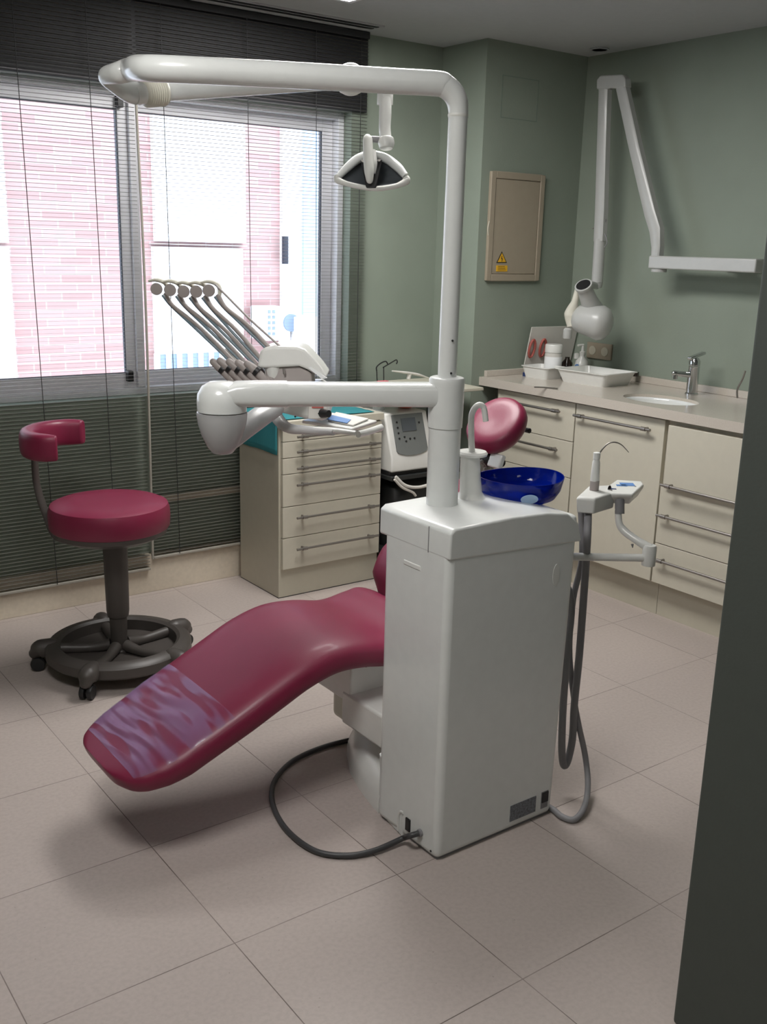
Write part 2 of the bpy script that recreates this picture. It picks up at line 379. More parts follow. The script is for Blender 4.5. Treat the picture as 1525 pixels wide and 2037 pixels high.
# ------------------------------------------------------------------ ceiling lamps, diffusers
def ceiling_lamp(cx, cy, hx, hy, label, lm='lamp'):
    t = thing('ceiling_light', label, 'ceiling light', (cx, cy, CE-.004), 'recessed ceiling lights')
    b = wframe(cx-hx-.02, cx+hx+.02, 0, 1, 0, 1, .02); b.v = []; b.f = []
    b.box(cx-hx-.02, cx-hx, cy-hy-.02, cy+hy+.02, CE-.008, CE); b.box(cx+hx, cx+hx+.02, cy-hy-.02, cy+hy+.02, CE-.008, CE)
    b.box(cx-hx, cx+hx, cy-hy-.02, cy-hy, CE-.008, CE); b.box(cx-hx, cx+hx, cy+hy, cy+hy+.02, CE-.008, CE)
    b.build('frame', 'alu', t, smooth=False)
    bx(cx-hx, cx+hx, cy-hy, cy+hy, CE-.006, CE-.001).build('diffuser', lm, t, smooth=False)
ceiling_lamp(2.09, 2.92, .29, .59, 'long ceiling light panel near the window, lit corner at the top edge')
ceiling_lamp(.35, 1.40, .29, .29, 'square ceiling light panel over the middle of the room, before the dental chair', 'lamp_mid')
ceiling_lamp(.60, -.55, .29, .29, 'unseen square fill light panel added by the doorway behind the viewer', 'fill_door')  # unseen fill light, added to brighten the unit front and right wall
t = thing('ceiling_vent', 'dark linear slot air vent in the ceiling above the right blind', 'vent', (2.2, 3.75, CE-.004))
bx(1.75, 2.76, 3.80, 3.885, CE-.006, CE).build('frame', 'ceil', t, smooth=False)
for yy in (3.812, 3.850): bx(1.77, 2.74, yy, yy+.022, CE-.008, CE-.005).build('slot', 'black', t, smooth=False)
p = onz(1192, 97, CE)
t = thing('ceiling_spotlight', 'small unlit recessed spotlight in the ceiling by the corner', 'ceiling light', (p.x, p.y, CE-.004))
MB().lathe([(.045, 0), (.045, .004), (.034, .004), (.034, 0)], (p.x, p.y, CE-.006)).build('ring', 'ceil', t)
MB().lathe([(.001, 0), (.034, 0), (.034, .003), (.001, .003)], (p.x, p.y, CE-.005)).build('lens', 'grey_panel', t)

# ------------------------------------------------------------------ outside
FY = 8.0
bt = thing('brick_building', 'brick and white building across the yard seen through window', 'building', (2, FY, -3))
bx(-3, 9, FY, FY+.4, -3, 6).build('brick_wall', 'brick', bt, smooth=False)
def fpanel(name, q0, q1, y0, mt, par, d=.0, lab=None):
    a = ony(q0[0], q0[1], FY); b_ = ony(q1[0], q1[1], FY)
    return bx(a.x, b_.x, FY-y0, FY+.05, min(a.z, b_.z), max(a.z, b_.z)).build(name, mt, par, smooth=False, label=lab)
fpanel('white_panel', (296, 190), (484, 484), .05, 'facade_white', bt)
fpanel('ledge', (296, 484), (482, 490), .09, 'alu', bt)
fpanel('white_panel', (300, 490), (480, 735), .05, 'facade_white', bt)
gw = fpanel('window_grille', (312, 704), (440, 733), .07, 'facade_glass', bt)
a = ony(312, 704, FY-.07); b_ = ony(440, 733, FY-.07)
for k in range(7):
    xx = a.x+(b_.x-a.x)*k/6; bx(xx-.02, xx+.02, FY-.09, FY-.05, b_.z-.02, a.z).build('bar', 'facade_white', gw, smooth=False)
fpanel('white_panel', (556, 200), (600, 735), .05, 'facade_white', bt)
sh = fpanel('shutter', (596, 200), (652, 628), .08, 'facade_blue', bt)
a = ony(-60, 100, FY); b_ = ony(14, 483, FY); bx(-3, b_.x, FY-.05, FY+.05, b_.z, 5).build('white_panel', 'facade_white', bt, smooth=False)
a = ony(14, 490, FY); bx(-3, a.x, FY-.05, FY+.05, -2, a.z).build('white_panel', 'facade_white', bt, smooth=False)
p0 = ony(567, 470, FY-.1); p1 = ony(567, 525, FY-.1)
tag(MB().tube([p0, p1], .03, n=8).build('wall_lamp_tube', 'gasket'), 'short dark vertical pipe on the outside white wall', 'pipe')
a = ony(531, 612, FY-.35); b_ = ony(600, 676, FY-.35)
ac = thing('air_conditioner', 'white outdoor air conditioner with round blue grey fan grille', 'air conditioner', ((a.x+b_.x)/2, FY-.2, b_.z))
bx(a.x, ony(600, 632, FY-.5).x-.02, FY-.35, FY-.051, b_.z, a.z).build('casing', 'facade_white', ac, bevel=.01)
cc = ony(579, 642, FY-.36); MB().lathe([(.001, 0), (.075, 0), (.075, .02), (.001, .02)], (cc.x, FY-.37, cc.z), (0, 1, 0)).build('fan_grille', 'ac_grille', ac)
for i in range(5):
    for j in range(2):
        q = ony(536+j*9, 620+i*11, FY-.36); bx(q.x-.011, q.x+.011, FY-.36, FY-.345, q.z-.013, q.z+.013).build('vent_slot', 'ac_grille', ac, smooth=False)
a = ony(600, 632, FY-.5); b_ = ony(640, 735, FY-.5)
tag(bx(a.x, b_.x, FY-.5, FY-.1, b_.z, a.z).build('meter_cabinet', 'facade_white', bevel=.01), 'plain white box standing right of the air conditioner outside', 'box')
struct(bx(-6, 12, 4.2, 14, -3.2, -3).build('trim_3', 'pavement', smooth=False))

# ------------------------------------------------------------------ sink counter run
wt = thing('worktop', 'long cream stone worktop with inset oval sink along right wall', 'worktop', (3.6, 2.5, .85))
# top with an oval hole
sc = V((3.51, 2.76)); ax_, ay_ = .125, .175
def top_with_hole():
    b = MB(); n = 48; x0, x1, y0, y1 = 3.3, 3.9, 1.03, 3.69
    out = []; inn = []
    cor = math.atan2(.30, .19); angs = sorted([2*math.pi*i/n for i in range(n)]+[cor, math.pi-cor, math.pi+cor, 2*math.pi-cor]); n = len(angs)
    for a in angs:
        c, s_ = math.cos(a), math.sin(a)
        inn.append((sc[0]+ax_*c, sc[1]+ay_*s_))
        # square outer ring
        tt = min((9 if abs(c) < 1e-9 else .19/abs(c)), (.30/abs(s_) if abs(s_) > 1e-9 else 9)); out.append((sc[0]+c*tt, sc[1]+s_*tt))
    for z, flip in ((.893, False), (.853, True)):
        vs = [(p[0], p[1], z) for p in out]+[(p[0], p[1], z) for p in inn]
        fs = [(i, (i+1) % n, n+(i+1) % n, n+i) for i in range(n)]
        b.add(vs, fs)
    b.add([(p[0], p[1], .893) for p in inn]+[(p[0], p[1], .853) for p in inn], [(i, (i+1) % n, n+(i+1) % n, n+i) for i in range(n)])
    return b
b = top_with_hole()
X0, X1 = sc[0]-.19, sc[0]+.19; Y0, Y1 = sc[1]-.30, sc[1]+.30
b.box(3.3, X0+.0005, 1.03, 3.69, .853, .893); b.box(X1-.0005, 3.9, 1.03, 3.69, .853, .893); b.box(X0, X1, 1.03, Y0+.0005, .853, .893); b.box(X0, X1, Y1-.0005, 3.69, .853, .893)
me_top = b.build('slab', 'worktop', wt, smooth=False)
bx(3.88, 3.9, 1.03, 3.69, .893, .925).build('splashback', 'worktop', wt, bevel=.002)
bx(3.33, 3.88, 3.67, 3.69, .893, .922).build('side_splash', 'worktop', wt, bevel=.002)
sk = MB(); prof = [(1.0, 0), (1.0, -.012), (.95, -.05), (.85, -.1), (.6, -.13), (.25, -.14), (.05, -.142)]
secs = [[(sc[0]+ax_*r*math.cos(2*math.pi*j/48), sc[1]+ay_*r*math.sin(2*math.pi*j/48), .88+h) for j in range(48)] for r, h in prof]
sk.loft(secs, cap=False)
secs2 = [[(sc[0]+(ax_*r+.008)*math.cos(2*math.pi*j/48), sc[1]+(ay_*r+.008)*math.sin(2*math.pi*j/48), .87+h*1.05) for j in range(48)] for r, h in prof]
o = sk.build('washbasin', 'ceramic', solid=.004); tag(o, 'white oval washbasin inset in the cream worktop', 'sink')
# tap
tp = onz(1368, 792, .893)
tx, ty = 3.765, 2.795
t = thing('mixer_tap', 'chrome single lever mixer tap standing behind the oval sink', 'tap', (tx, ty, .893))
MB().lathe([(.029, 0), (.029, .006), (.025, .01), (.024, .12), (.025, .125)], (tx, ty, .893)).build('body', 'chrome', t)
MB().tube([(tx, ty, .893+.085), (tx-.04, ty+.018, .893+.09), (tx-.085, ty+.038, .893+.095)], [.015, .013, .012], roundcap=True).build('spout', 'chrome', t)
MB().lathe([(.012, 0), (.012, .022)], (tx-.080, ty+.036, .893+.07)).build('aerator', 'chrome', t)
lv = MB(); lv.lathe([(.024, 0), (.025, .02), (.018, .034), (.002, .038)], (tx, ty, 1.02)); lv.obox((tx+.002, ty-.005, 1.065), (V((1, -.3, .35)), V((0, 1, 0)), V((-.3, 0, 1))), (.04, .011, .006))
lv.build('lever', 'chrome', t, bevel=.003)

FX = 3.325
def bar_handle(b, p0, p1, out, r=.006, st=.028, ins=.035):
    p0, p1, out = V(p0), V(p1), V(out); d = (p1-p0).normalized()
    b.tube([p0+out*st, p1+out*st], r, n=10, smooth=False)
    for q in (p0+d*ins, p1-d*ins):
        b.tube([q, q+out*(st+.004)], r*1.05, n=10, smooth=False)
        b.tube([q+out*st-d*.012, q+out*st+d*.012], r*1.5, n=10, smooth=False)
    return b
def cabinet(label, y0, y1, fronts, x1=3.88, z1=.852, kick=.15):
    t = thing('base_cabinet', label, 'cabinet', ((3.34+x1)/2, (y0+y1)/2, 0), 'base cabinets under the worktop')
    c = MB(); c.box(3.345, x1, y0, y1, kick+.005, z1); c.box(3.384, x1, y0, y1, 0, kick+.004); c.build('carcass', 'carcass', t, smooth=False)
    for (kind, a, b_, z0, z2, hz, xo) in fronts:
        d = bx(FX-xo, 3.345, a, b_, z0, z2).build(kind, 'laminate', t, bevel=.0015)
        if hz: bar_handle(MB(), (FX-xo, hz[0], hz[2]), (FX-xo, hz[1], hz[2]), (-1, 0, 0)).build('handle', 'brushed', d)
    return t
cabinet('cream base cabinet of stacked drawers in the corner, left of the sink cabinet', 3.070, 3.60,
        [('drawer', 3.073, 3.575, .672, .845, (3.14, 3.56, .80), 0), ('drawer', 3.073, 3.575, .506, .669, (3.14, 3.52, .625), 0),
         ('drawer', 3.073, 3.575, .334, .503, (3.14, 3.52, .455), 0), ('drawer', 3.073, 3.575, .160, .331, (3.14, 3.52, .285), 0)])
cabinet('cream sink cabinet with one large door and long top handle', 2.577, 3.068,
        [('door', 2.580, 3.066, .160, .845, (2.63, 3.055, .798), 0)])
cabinet('cream base cabinet right of the sink door with handles low on panels', 1.952, 2.575,
        [('door', 1.955, 2.545, .583, .832, (1.98, 2.535, .592), .022), ('drawer', 1.955, 2.572, .333, .575, (1.98, 2.558, .457), 0),
         ('drawer', 1.955, 2.572, .160, .330, (1.98, 2.555, .268), 0)])
cabinet('cream base cabinet hidden behind the near wall end', 1.03, 1.95, [('door', 1.035, 1.945, .160, .845, None, 0)])

# ------------------------------------------------------------------ things on the counter and right wall
CZ = .893
def tray(name, label, c, hx, hy, h, ang=0, taper=.82, mt='white'):
    ca, sa = math.cos(ang), math.sin(ang)
    def rr(kx, ky, z, n=6, r=.02):
        pts = []
        for qx, qy, a0 in ((1, 1, 0), (-1, 1, 90), (-1, -1, 180), (1, -1, 270)):
            for i in range(n+1):
                a = math.radians(a0+90*i/n); pts.append((qx*(kx-r)+r*math.cos(a), qy*(ky-r)+r*math.sin(a)))
        return [V((c[0]+x*ca-y*sa, c[1]+x*sa+y*ca, c[2]+z)) for x, y in pts]
    b = MB()
    b.loft([rr(hx*taper, hy*taper, 0), rr(hx*.97, hy*.97, h*.93), rr(hx*1.03, hy*1.03, h*.94), rr(hx*1.03, hy*1.03, h), rr(hx*.95, hy*.95, h), rr(hx*taper-.003, hy*taper-.003, .004)])
    return tag(b.build(name, mt, angle=30), label, 'tray')
tray('instrument_tray', 'large shallow white plastic tray on the worktop, right of the small tray', (3.66, 3.268, CZ), .120, .152, .062, math.radians(4))
tray('instrument_tray', 'small white plastic tray in front of the tooth poster', (3.575, 3.53, CZ), .075, .085, .056, math.radians(4))
# leaning poster with two red dental arches
pt_ = thing('dental_poster', 'small leaning card showing two red dental arches behind the white jar', 'poster', (3.72, 3.64, CZ))
po = MB(); po.obox((3.73, 3.645, CZ+.12), (V((1, -.05, 0)), V((0, -.2, 1)), V((.05, 1, .2))), (.155, .118, .003)); po.build('card', 'paper', pt_)
for cx in (3.594, 3.668):
    ar = MB(); cz_ = CZ+.13
    pts = [V((cx+.018*math.cos(a), 3.6395-.2*(cz_+.043*math.sin(a)-CZ-.12), cz_+.043*math.sin(a))) for a in [2*math.pi*i/16 for i in range(17)]]
    ar.tube(pts, .0065, n=6, k=2); ar.build('arch_print', 'red', pt_)
# jar
jx, jy = 3.668, 3.560
j = thing('plastic_jar', 'tall white plastic jar with screw lid standing on the small tray', 'jar', (jx, jy, CZ+.005))
MB().lathe([(.040, 0), (.042, .005), (.042, .105), (.038, .115)], (jx, jy, CZ+.005)).build('body', 'paper', j)
MB().lathe([(.043, 0), (.043, .035), (.040, .04), (.002, .04)], (jx, jy, CZ+.116)).build('lid', 'white', j)
MB().lathe([(.0425, .02), (.0430, .021), (.0430, .09), (.0425, .091)], (jx, jy, CZ+.005)).build('paper_label', 'facade_white', j)
bo = thing('dropper_bottle', 'small dark brown bottle with white cap beside the white jar', 'bottle', (3.80, 3.59, CZ))
MB().lathe([(.026, 0), (.028, .004), (.028, .055), (.012, .075), (.012, .085)], (3.80, 3.59, CZ)).build('body', 'amber', bo)
MB().lathe([(.012, 0), (.012, .025), (.003, .028)], (3.79, 3.52, CZ+.084)).build('cap', 'white', bo)
sx, sy = 3.81, 3.50
so = thing('soap_dispenser', 'white pump bottle with round blue label by the wall sockets', 'bottle', (sx, sy, CZ))
MB().lathe([(.030, 0), (.036, .006), (.038, .04), (.030, .075), (.014, .092), (.013, .10)], (sx, sy, CZ)).build('body', 'white', so)
pm = MB(); pm.lathe([(.013, 0), (.015, .018), (.008, .022), (.006, .05)], (sx, sy, CZ+.10)); pm.tube([(sx+.005, sy, CZ+.152), (sx-.025, sy+.012, CZ+.150)], .006, n=8); pm.build('pump', 'white', so)
MB().lathe([(.001, 0), (.015, 0), (.015, .002), (.001, .002)], (sx-.0365, sy-.004, CZ+.045), (-1, -.1, .1)).build('round_label', 'blue_label', so)
o = MB().tube([onz(1062, 770, CZ+.004), onz(1085, 771, CZ+.004), onz(1109, 773, CZ+.004)], .003, n=6).build('dental_probe', 'brushed'); tag(o, 'thin steel probe lying on worktop edge before the trays', 'instrument')
p = onz(1048, 750, CZ); o = MB().lathe([(.016, 0), (.016, .018), (.002, .02)], (p.x+.02, p.y+.03, CZ), n=20).build('bottle_cap', 'blue_dark'); tag(o, 'little navy blue cap at left side of small tray', 'cap')
o = MB().lathe([(.018, 0), (.018, .02), (.002, .022)], (3.85, 3.19, .925), n=16).build('brown_stopper', 'amber'); tag(o, 'small brown stopper on the splashback right of large tray', 'stopper')
# right-hand glass holder seen at the wall end
wb = thing('wire_towel_hook', 'bent grey wire hook standing on worktop by near wall end', 'hook', onz(1465, 790, CZ))
MB().tube([onx(1466, 792, 3.80), onx(1466, 775, 3.80), onx(1476, 755, 3.80), onx(1482, 738, 3.80)], .004, n=8).build('wire', 'brushed', wb)
# sockets
a = onx(1168, 681, 3.89); b_ = onx(1214, 716, 3.89)
t = thing('wall_socket', 'beige double wall socket above the splashback', 'socket', (3.895, (a.y+b_.y)/2, a.z))
bx(3.888, 3.9, b_.y, a.y, .976, 1.055).build('plate', 'panel_door', t, bevel=.003)
for yy in (b_.y+.04, a.y-.04):
    MB().lathe([(.001, 0), (.022, 0), (.022, .003), (.001, .003)], (3.885, yy, 1.016), (1, 0, 0)).build('outlet', 'carcass', t)
# electrical panel on the column wall
t = thing('electrical_panel', 'beige flush electrical panel door with yellow warning sticker', 'electrical panel', (3.475, 3.68, 1.35))
wframe(3.300, 3.648, 1.350, 1.845, 3.672, 3.69, .030).build('frame', 'panel_door', t, bevel=.003)
d = bx(3.331, 3.617, 3.676, 3.688, 1.381, 1.814).build('door', 'panel_door', t, bevel=.003)
MB().tube([ony(973, 440, 3.674), ony(970, 455, 3.672), ony(971, 468, 3.674)], .003, n=6).build('handle', 'carcass', d)
a = ony(998, 500, 3.675); b_ = ony(987, 523, 3.675); c_ = ony(1008, 523, 3.675)
st = MB().add([a, b_, c_, a+Y*.0015, b_+Y*.0015, c_+Y*.0015], [(0, 1, 2), (3, 5, 4), (0, 3, 4, 1), (1, 4, 5, 2), (2, 5, 3, 0)]).build('warning_triangle', 'black', d, smooth=False)
cen = (a+b_+c_)/3; k = .78
q = [cen+(v_-cen)*k-Y*.001 for v_ in (a, b_, c_)]
MB().add(q+[v_+Y*.001 for v_ in q], [(0, 1, 2), (3, 5, 4), (0, 3, 4, 1), (1, 4, 5, 2), (2, 5, 3, 0)]).build('triangle_face', 'yellow', d, smooth=False)
bolt = MB(); cz = cen-Y*.0015
for (dx0, dz0, dx1, dz1) in ((-.001, .014, -.004, .001), (-.004, .001, .003, .002), (.003, .002, -.001, -.012)):
    p0 = cz+V((dx0, 0, dz0)); p1 = cz+V((dx1, 0, dz1)); bolt.tube([p0, p1], .0017, n=5, smooth=False)
bolt.build('lightning_mark', 'black', d)
a = ony(987, 528, 3.675); b_ = ony(1008, 540, 3.675)
bx(a.x, b_.x, 3.6735, 3.676, b_.z, a.z).build('warning_text_plate', 'yellow', d, smooth=False)
for i in range(3): bx(a.x+.010, b_.x-.010-.004*i, 3.673, 3.6737, b_.z+.006+i*.008, b_.z+.008+i*.008).build('text_line', 'black', d, smooth=False)

# ------------------------------------------------------------------ wall mounted x-ray arm
XA = 3.745
xr = thing('xray_machine', 'white wall mounted dental x-ray machine with folded arms above worktop', 'x-ray machine', (3.85, 2.7, 1.4))
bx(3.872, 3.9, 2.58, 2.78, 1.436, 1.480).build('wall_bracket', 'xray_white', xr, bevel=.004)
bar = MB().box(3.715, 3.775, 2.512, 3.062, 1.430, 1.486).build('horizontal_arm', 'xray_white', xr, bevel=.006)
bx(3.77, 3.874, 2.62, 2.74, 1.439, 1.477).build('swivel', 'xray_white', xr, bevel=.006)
e = onx(1306, 530, 3.745)
MB().lathe([(.034, 0), (.034, .012), (.028, .014)], (3.745, 3.022, 1.416)).build('pivot_cap', 'xray_white', xr)
def sqarm(b, P, hw, hd):
    secs = []
    for i, p in enumerate(P):
        d = (P[min(i+1, len(P)-1)]-P[max(i-1, 0)]).normalized(); side = X.cross(d).normalized()
        w_ = hw[i]; r = []
        for (sx_, sy_) in ((1,.7),(.7,1),(-.7,1),(-1,.7),(-1,-.7),(-.7,-1),(.7,-1),(1,-.7)): r.append(p+side*sx_*w_+X*sy_*hd)
        secs.append(r)
    return b.loft(secs)
g = lambda px, py: onx(px, py, XA)
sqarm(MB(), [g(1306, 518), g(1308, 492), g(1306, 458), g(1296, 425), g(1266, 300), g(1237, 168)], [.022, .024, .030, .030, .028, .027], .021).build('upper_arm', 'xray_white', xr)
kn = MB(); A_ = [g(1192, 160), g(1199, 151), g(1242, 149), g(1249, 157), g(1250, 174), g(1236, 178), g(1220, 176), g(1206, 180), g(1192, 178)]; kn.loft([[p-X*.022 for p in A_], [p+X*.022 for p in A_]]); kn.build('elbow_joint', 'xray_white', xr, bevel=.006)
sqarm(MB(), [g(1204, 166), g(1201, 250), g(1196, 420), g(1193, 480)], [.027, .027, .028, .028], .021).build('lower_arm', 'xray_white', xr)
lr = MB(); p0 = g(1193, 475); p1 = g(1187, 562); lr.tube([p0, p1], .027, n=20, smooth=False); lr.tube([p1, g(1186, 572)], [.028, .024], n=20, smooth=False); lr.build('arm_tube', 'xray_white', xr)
MB().tube([g(1178, 455), g(1192, 446), g(1205, 437)], .003, n=6).build('cable_tie', 'brushed', xr)
MB().tube([g(1205, 437), g(1200, 455), g(1207, 480), g(1202, 492)], .0025, n=6).build('thin_cable', 'hose', xr)
# tube head: rounded drum with collimator cone
g2 = lambda px, py, x=3.62: onx(px, py, x)
hd_ = MB(); c0 = g2(1146, 632, 3.60); c1 = g2(1208, 646, 3.66)
dd = (c1-c0).normalized(); Ln = (c1-c0).length
hd_.lathe([(.002, -.012), (.045, -.008), (.062, .008), (.068, .04), (.075, .09), (.082, Ln-.035), (.072, Ln-.008), (.045, Ln+.012), (.002, Ln+.02)], c0, dd, n=36)
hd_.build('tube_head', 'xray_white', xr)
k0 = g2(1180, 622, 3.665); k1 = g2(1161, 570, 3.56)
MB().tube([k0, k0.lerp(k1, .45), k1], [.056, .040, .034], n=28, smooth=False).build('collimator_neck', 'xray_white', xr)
dn = (k1-k0).normalized()
MB().lathe([(.036, -.004), (.041, 0), (.041, .010), (.034, .011), (.034, .0), (.002, .0)], k1, dn, n=28).build('collimator_ring', 'xray_white', xr)
MB().lathe([(.002, 0), (.033, 0), (.033, .003), (.002, .003)], k1+dn*.009, dn, n=28).build('collimator_opening', 'black', xr)
MB().tube([g2(1149, 575, 3.57), g2(1143, 600, 3.57), g2(1136, 625, 3.58), g2(1137, 650, 3.58)], [.014, .016, .034, .022], flat=1).build('yoke', 'cream_plastic', xr)
MB().lathe([(.012, 0), (.020, -.008), (.021, -.045), (.019, -.05), (.002, -.05)], g2(1129, 652, 3.56)).build('handle_knob', 'xray_white', xr)
MB().tube([g2(1152, 577, 3.58), g2(1170, 565, 3.64), g2(1186, 569, XA)], .016, n=12).build('yoke_link', 'xray_white', xr)

# ------------------------------------------------------------------ drawer cabinet by the window
dx0, dx1, dy0, dy1 = 2.118, 2.642, 3.60, 3.940
t = thing('drawer_cabinet', 'freestanding cream cabinet of narrow drawers beside the right blind', 'cabinet', ((dx0+dx1)/2, (dy0+dy1)/2, 0))
c = MB(); c.box(dx0, dx1, dy0, dy1, .004, .75); c.build('carcass', 'carcass', t, smooth=False)
bx(dx0-.003, dx1+.006, 3.578, dy1+.001, .750, .781).build('top', 'laminate', t, bevel=.002)
bx(dx0, dx1, dy0, dy1, 0, .004).build('base_strip', 'black', t, smooth=False)
zs = [.131, .273, .411, .553, .623, .693, .745]
for i in range(6):
    d = bx(2.129, dx1-.002, 3.583, dy0, zs[i]+.0015, zs[i+1]-.0015).build('drawer', 'laminate', t, bevel=.0012)
    hz = (.223, .363, .507, .579, .650, .715)[i]
    bar_handle(MB(), (2.185, 3.583, hz), (2.618, 3.583, hz), (0, -1, 0), r=.0055, st=.026, ins=.04).build('handle', 'brushed', d)
# teal cloth
def cloth():
    b = MB(); nx, ny = 26, 22; g_ = {}
    vs = []; fs = []
    L_top, L_side = .50, .15
    for i in range(nx+1):
        s_ = i/nx*(L_top+L_side)
        for j_ in range(ny+1):
            v_ = j_/ny; y = 3.60+v_*.34
            drop = L_side*(.97+.012*math.cos(v_*9))
            wv = .003*math.sin(v_*17+s_*9)
            if s_ < L_side:
                z = .785-drop*(1-s_/L_side); x = 2.111-.004*abs(math.sin(v_*6))*(1-s_/L_side)-abs(wv)*.4
            else:
                x = 2.109+(s_-L_side); z = .7845+abs(wv)*.5
                y = y if s_ < L_side+.3 else y
            vs.append((x, y-.0, z)); 
    for i in range(nx):
        for j_ in range(ny): a = i*(ny+1)+j_; fs.append((a, a+1, a+ny+2, a+ny+1))
    b.add(vs, fs); return b
o = cloth().build('teal_cloth', 'teal', solid=.0015, angle=60); tag(o, 'teal cloth spread on the drawer cabinet top and hanging over its side', 'cloth')

# ------------------------------------------------------------------ black cart with device
t = thing('equipment_cart', 'black metal equipment cart between drawer cabinet and green column', 'cart', (2.9, 3.75, 0))
for cx in (2.675, 3.17):
    for cy in (3.91,): MB().tube([(cx, cy, .05), (cx, cy, .855)], .010, n=10, smooth=False).build('post', 'dark_cart', t)
for cz in (.12, .475): bx(2.66, 3.185, 3.525, 3.925, cz, cz+.02).build('shelf', 'dark_cart', t, bevel=.003)
bx(2.66, 3.185, 3.525, 3.925, .853, .868).build('top_shelf', 'laminate', t, bevel=.003)
for cx in (2.675, 3.17):
    for cy in (3.55, 3.90): MB().lathe([(.025, -.01), (.025, .01)], (cx, cy, .025), (1, 0, 0), n=16).tube([(cx, cy, .025), (cx, cy, .125)], .009, n=8, smooth=False).build('caster', 'black', t)
# device: white wedge unit with grey control panel
dv = thing('scaler_unit', 'white wedge shaped device with grey control panel and screen on black cart', 'dental device', (2.79, 3.64, .50))
yb = 3.86
wp = [(3.535, .512), (3.535, .575), (3.60, .770), (3.80, .770), (3.84, .512)]
x0d, x1d = 2.665, 2.905
MB().prism(wp, lambda p, x: V((x, p[0], p[1])), x0d, x1d).build('casing', 'white', dv, bevel=.008)
bx(x0d+.0, x1d-.0, 3.55, 3.84, .496, .512).build('foot_plate', 'black', dv, smooth=False)
nrm = V((0, -(.770-.575), (3.60-3.535))).normalized(); upv = V((0, (3.60-3.535), (.770-.575))).normalized()
oc = V(((x0d+x1d)/2, 3.5675, .6725)); pw = .088
pan = MB(); pts = []
for i in range(9): a = math.pi+math.pi*i/8; pts.append((math.cos(a)*pw, -.070+.026*math.sin(a)))
pts += [(pw, .094), (-pw*.98, .094)]
pan.prism(pts, lambda p, d: oc+X*p[0]+upv*p[1]+nrm*d, .0, .006); po_ = pan.build('control_panel', 'grey_panel', dv, bevel=.001)
def onpan(x, y): return oc+X*x+upv*y+nrm*.006
MB().obox(onpan(.0, .045), (X, upv, nrm), (.040, .030, .003)).build('screen', 'lcd', po_)
for (bx_, by_) in ((-.065, .06), (-.065, .035), (-.065, .01), (-.065, -.015), (-.035, -.01), (-.03, -.03), (-.005, -.02), (.02, -.02), (.06, .05)):
    MB().lathe([(.0045, -.001), (.0045, .003), (.001, .0035)], onpan(bx_, by_), nrm, n=10).build('button', 'black', po_)
o = MB().tube([(2.67, 3.51, .50), (2.72, 3.50, .455), (2.80, 3.495, .44), (2.90, 3.50, .455), (2.97, 3.51, .49)], .0075, n=10).build('white_hose', 'paper'); tag(o, 'white hose hanging in a curve below the wedge shaped device', 'hose')
o = MB().tube([(2.66, 3.505, .49), (2.70, 3.50, .45), (2.76, 3.50, .42), (2.78, 3.50, .40)], .006, n=10).build('white_hose', 'paper'); tag(o, 'shorter white hose sagging at the left edge of black cart', 'hose')
bg_ = MB(); secs = []
for z, k in ((.142, .94), (.20, 1.0), (.32, .98), (.42, .9), (.455, .7)):
    secs.append([V((2.88+.19*k*math.copysign(abs(math.cos(a))**.5, math.cos(a)), 3.73+.17*k*math.copysign(abs(math.sin(a))**.5, math.sin(a)), z)) for a in [2*math.pi*i/28 for i in range(28)]])
bg_.loft(secs); o = bg_.build('black_bag', 'dark_cart'); tag(o, 'soft black bag on lower shelf of the black cart', 'bag')
o = bx(2.56+.1, 2.74, 3.42, 3.50, 0, .09).build('blue_box', 'blue_dark', bevel=.004); tag(o, 'small navy blue box on the floor before the black cart', 'box')
o = bx(2.665, 2.73, 3.425, 3.50, .0905, .125).build('paper_carton', 'paper', bevel=.004); tag(o, 'small pale carton on top of the navy blue box', 'box')
# jug and red thing behind
o = MB().lathe([(.026, 0), (.028, .005), (.026, .05), (.024, .06)], (2.705, 3.70, .771), n=24).build('glass_beaker', 'acrylic'); tag(o, 'small clear beaker on top of the wedge shaped device', 'beaker')
o = MB().lathe([(.002, 0), (.034, .003), (.040, .02), (.032, .04), (.002, .048)], (2.855, 3.70, .771), n=24).build('orange_cap', 'orange'); tag(o, 'orange red rounded lid on top of the wedge shaped device', 'cap')
# safety glasses, white mouthpiece, pink sponge on the top shelf
gl = thing('safety_glasses', 'thin black framed glasses raised on the top shelf of cart', 'glasses', ony(768, 745, 3.75))
gp = lambda px, py, y=3.75: ony(px, py, y)
MB().tube([gp(749, 738), gp(749, 730), gp(758, 722), gp(767, 719), gp(771, 724)], .003, n=8).build('temple', 'black', gl)
MB().tube([gp(762, 731, 3.72), gp(772, 725, 3.74), gp(782, 719, 3.78), gp(788, 716, 3.8), gp(790, 720, 3.8), gp(788, 724, 3.8)], .003, n=8).build('temple', 'black', gl)
MB().tube([gp(749, 738), gp(751, 760), gp(762, 762), gp(763, 731, 3.72)], .0025, n=8).build('lens_rim', 'black', gl)
wh = MB(); wh.tube([gp(780, 738), gp(805, 741), gp(830, 745), gp(852, 752)], [.006, .012, .013, .006], n=10, flat=.5); wh.tube([gp(815, 742), gp(812, 754)], .010, n=8, smooth=False)
o = wh.build('mouth_prop', 'paper'); tag(o, 'curved pale plastic piece lying on top shelf of cart', 'dental part')
p = gp(735, 748); o = MB().obox((2.695, 3.66, .8895), (X, Y, Z), (.026, .012, .021)).build('pink_sponge', 'pink', bevel=.003); tag(o, 'little pink sponge block at left end of the cart shelf', 'sponge')

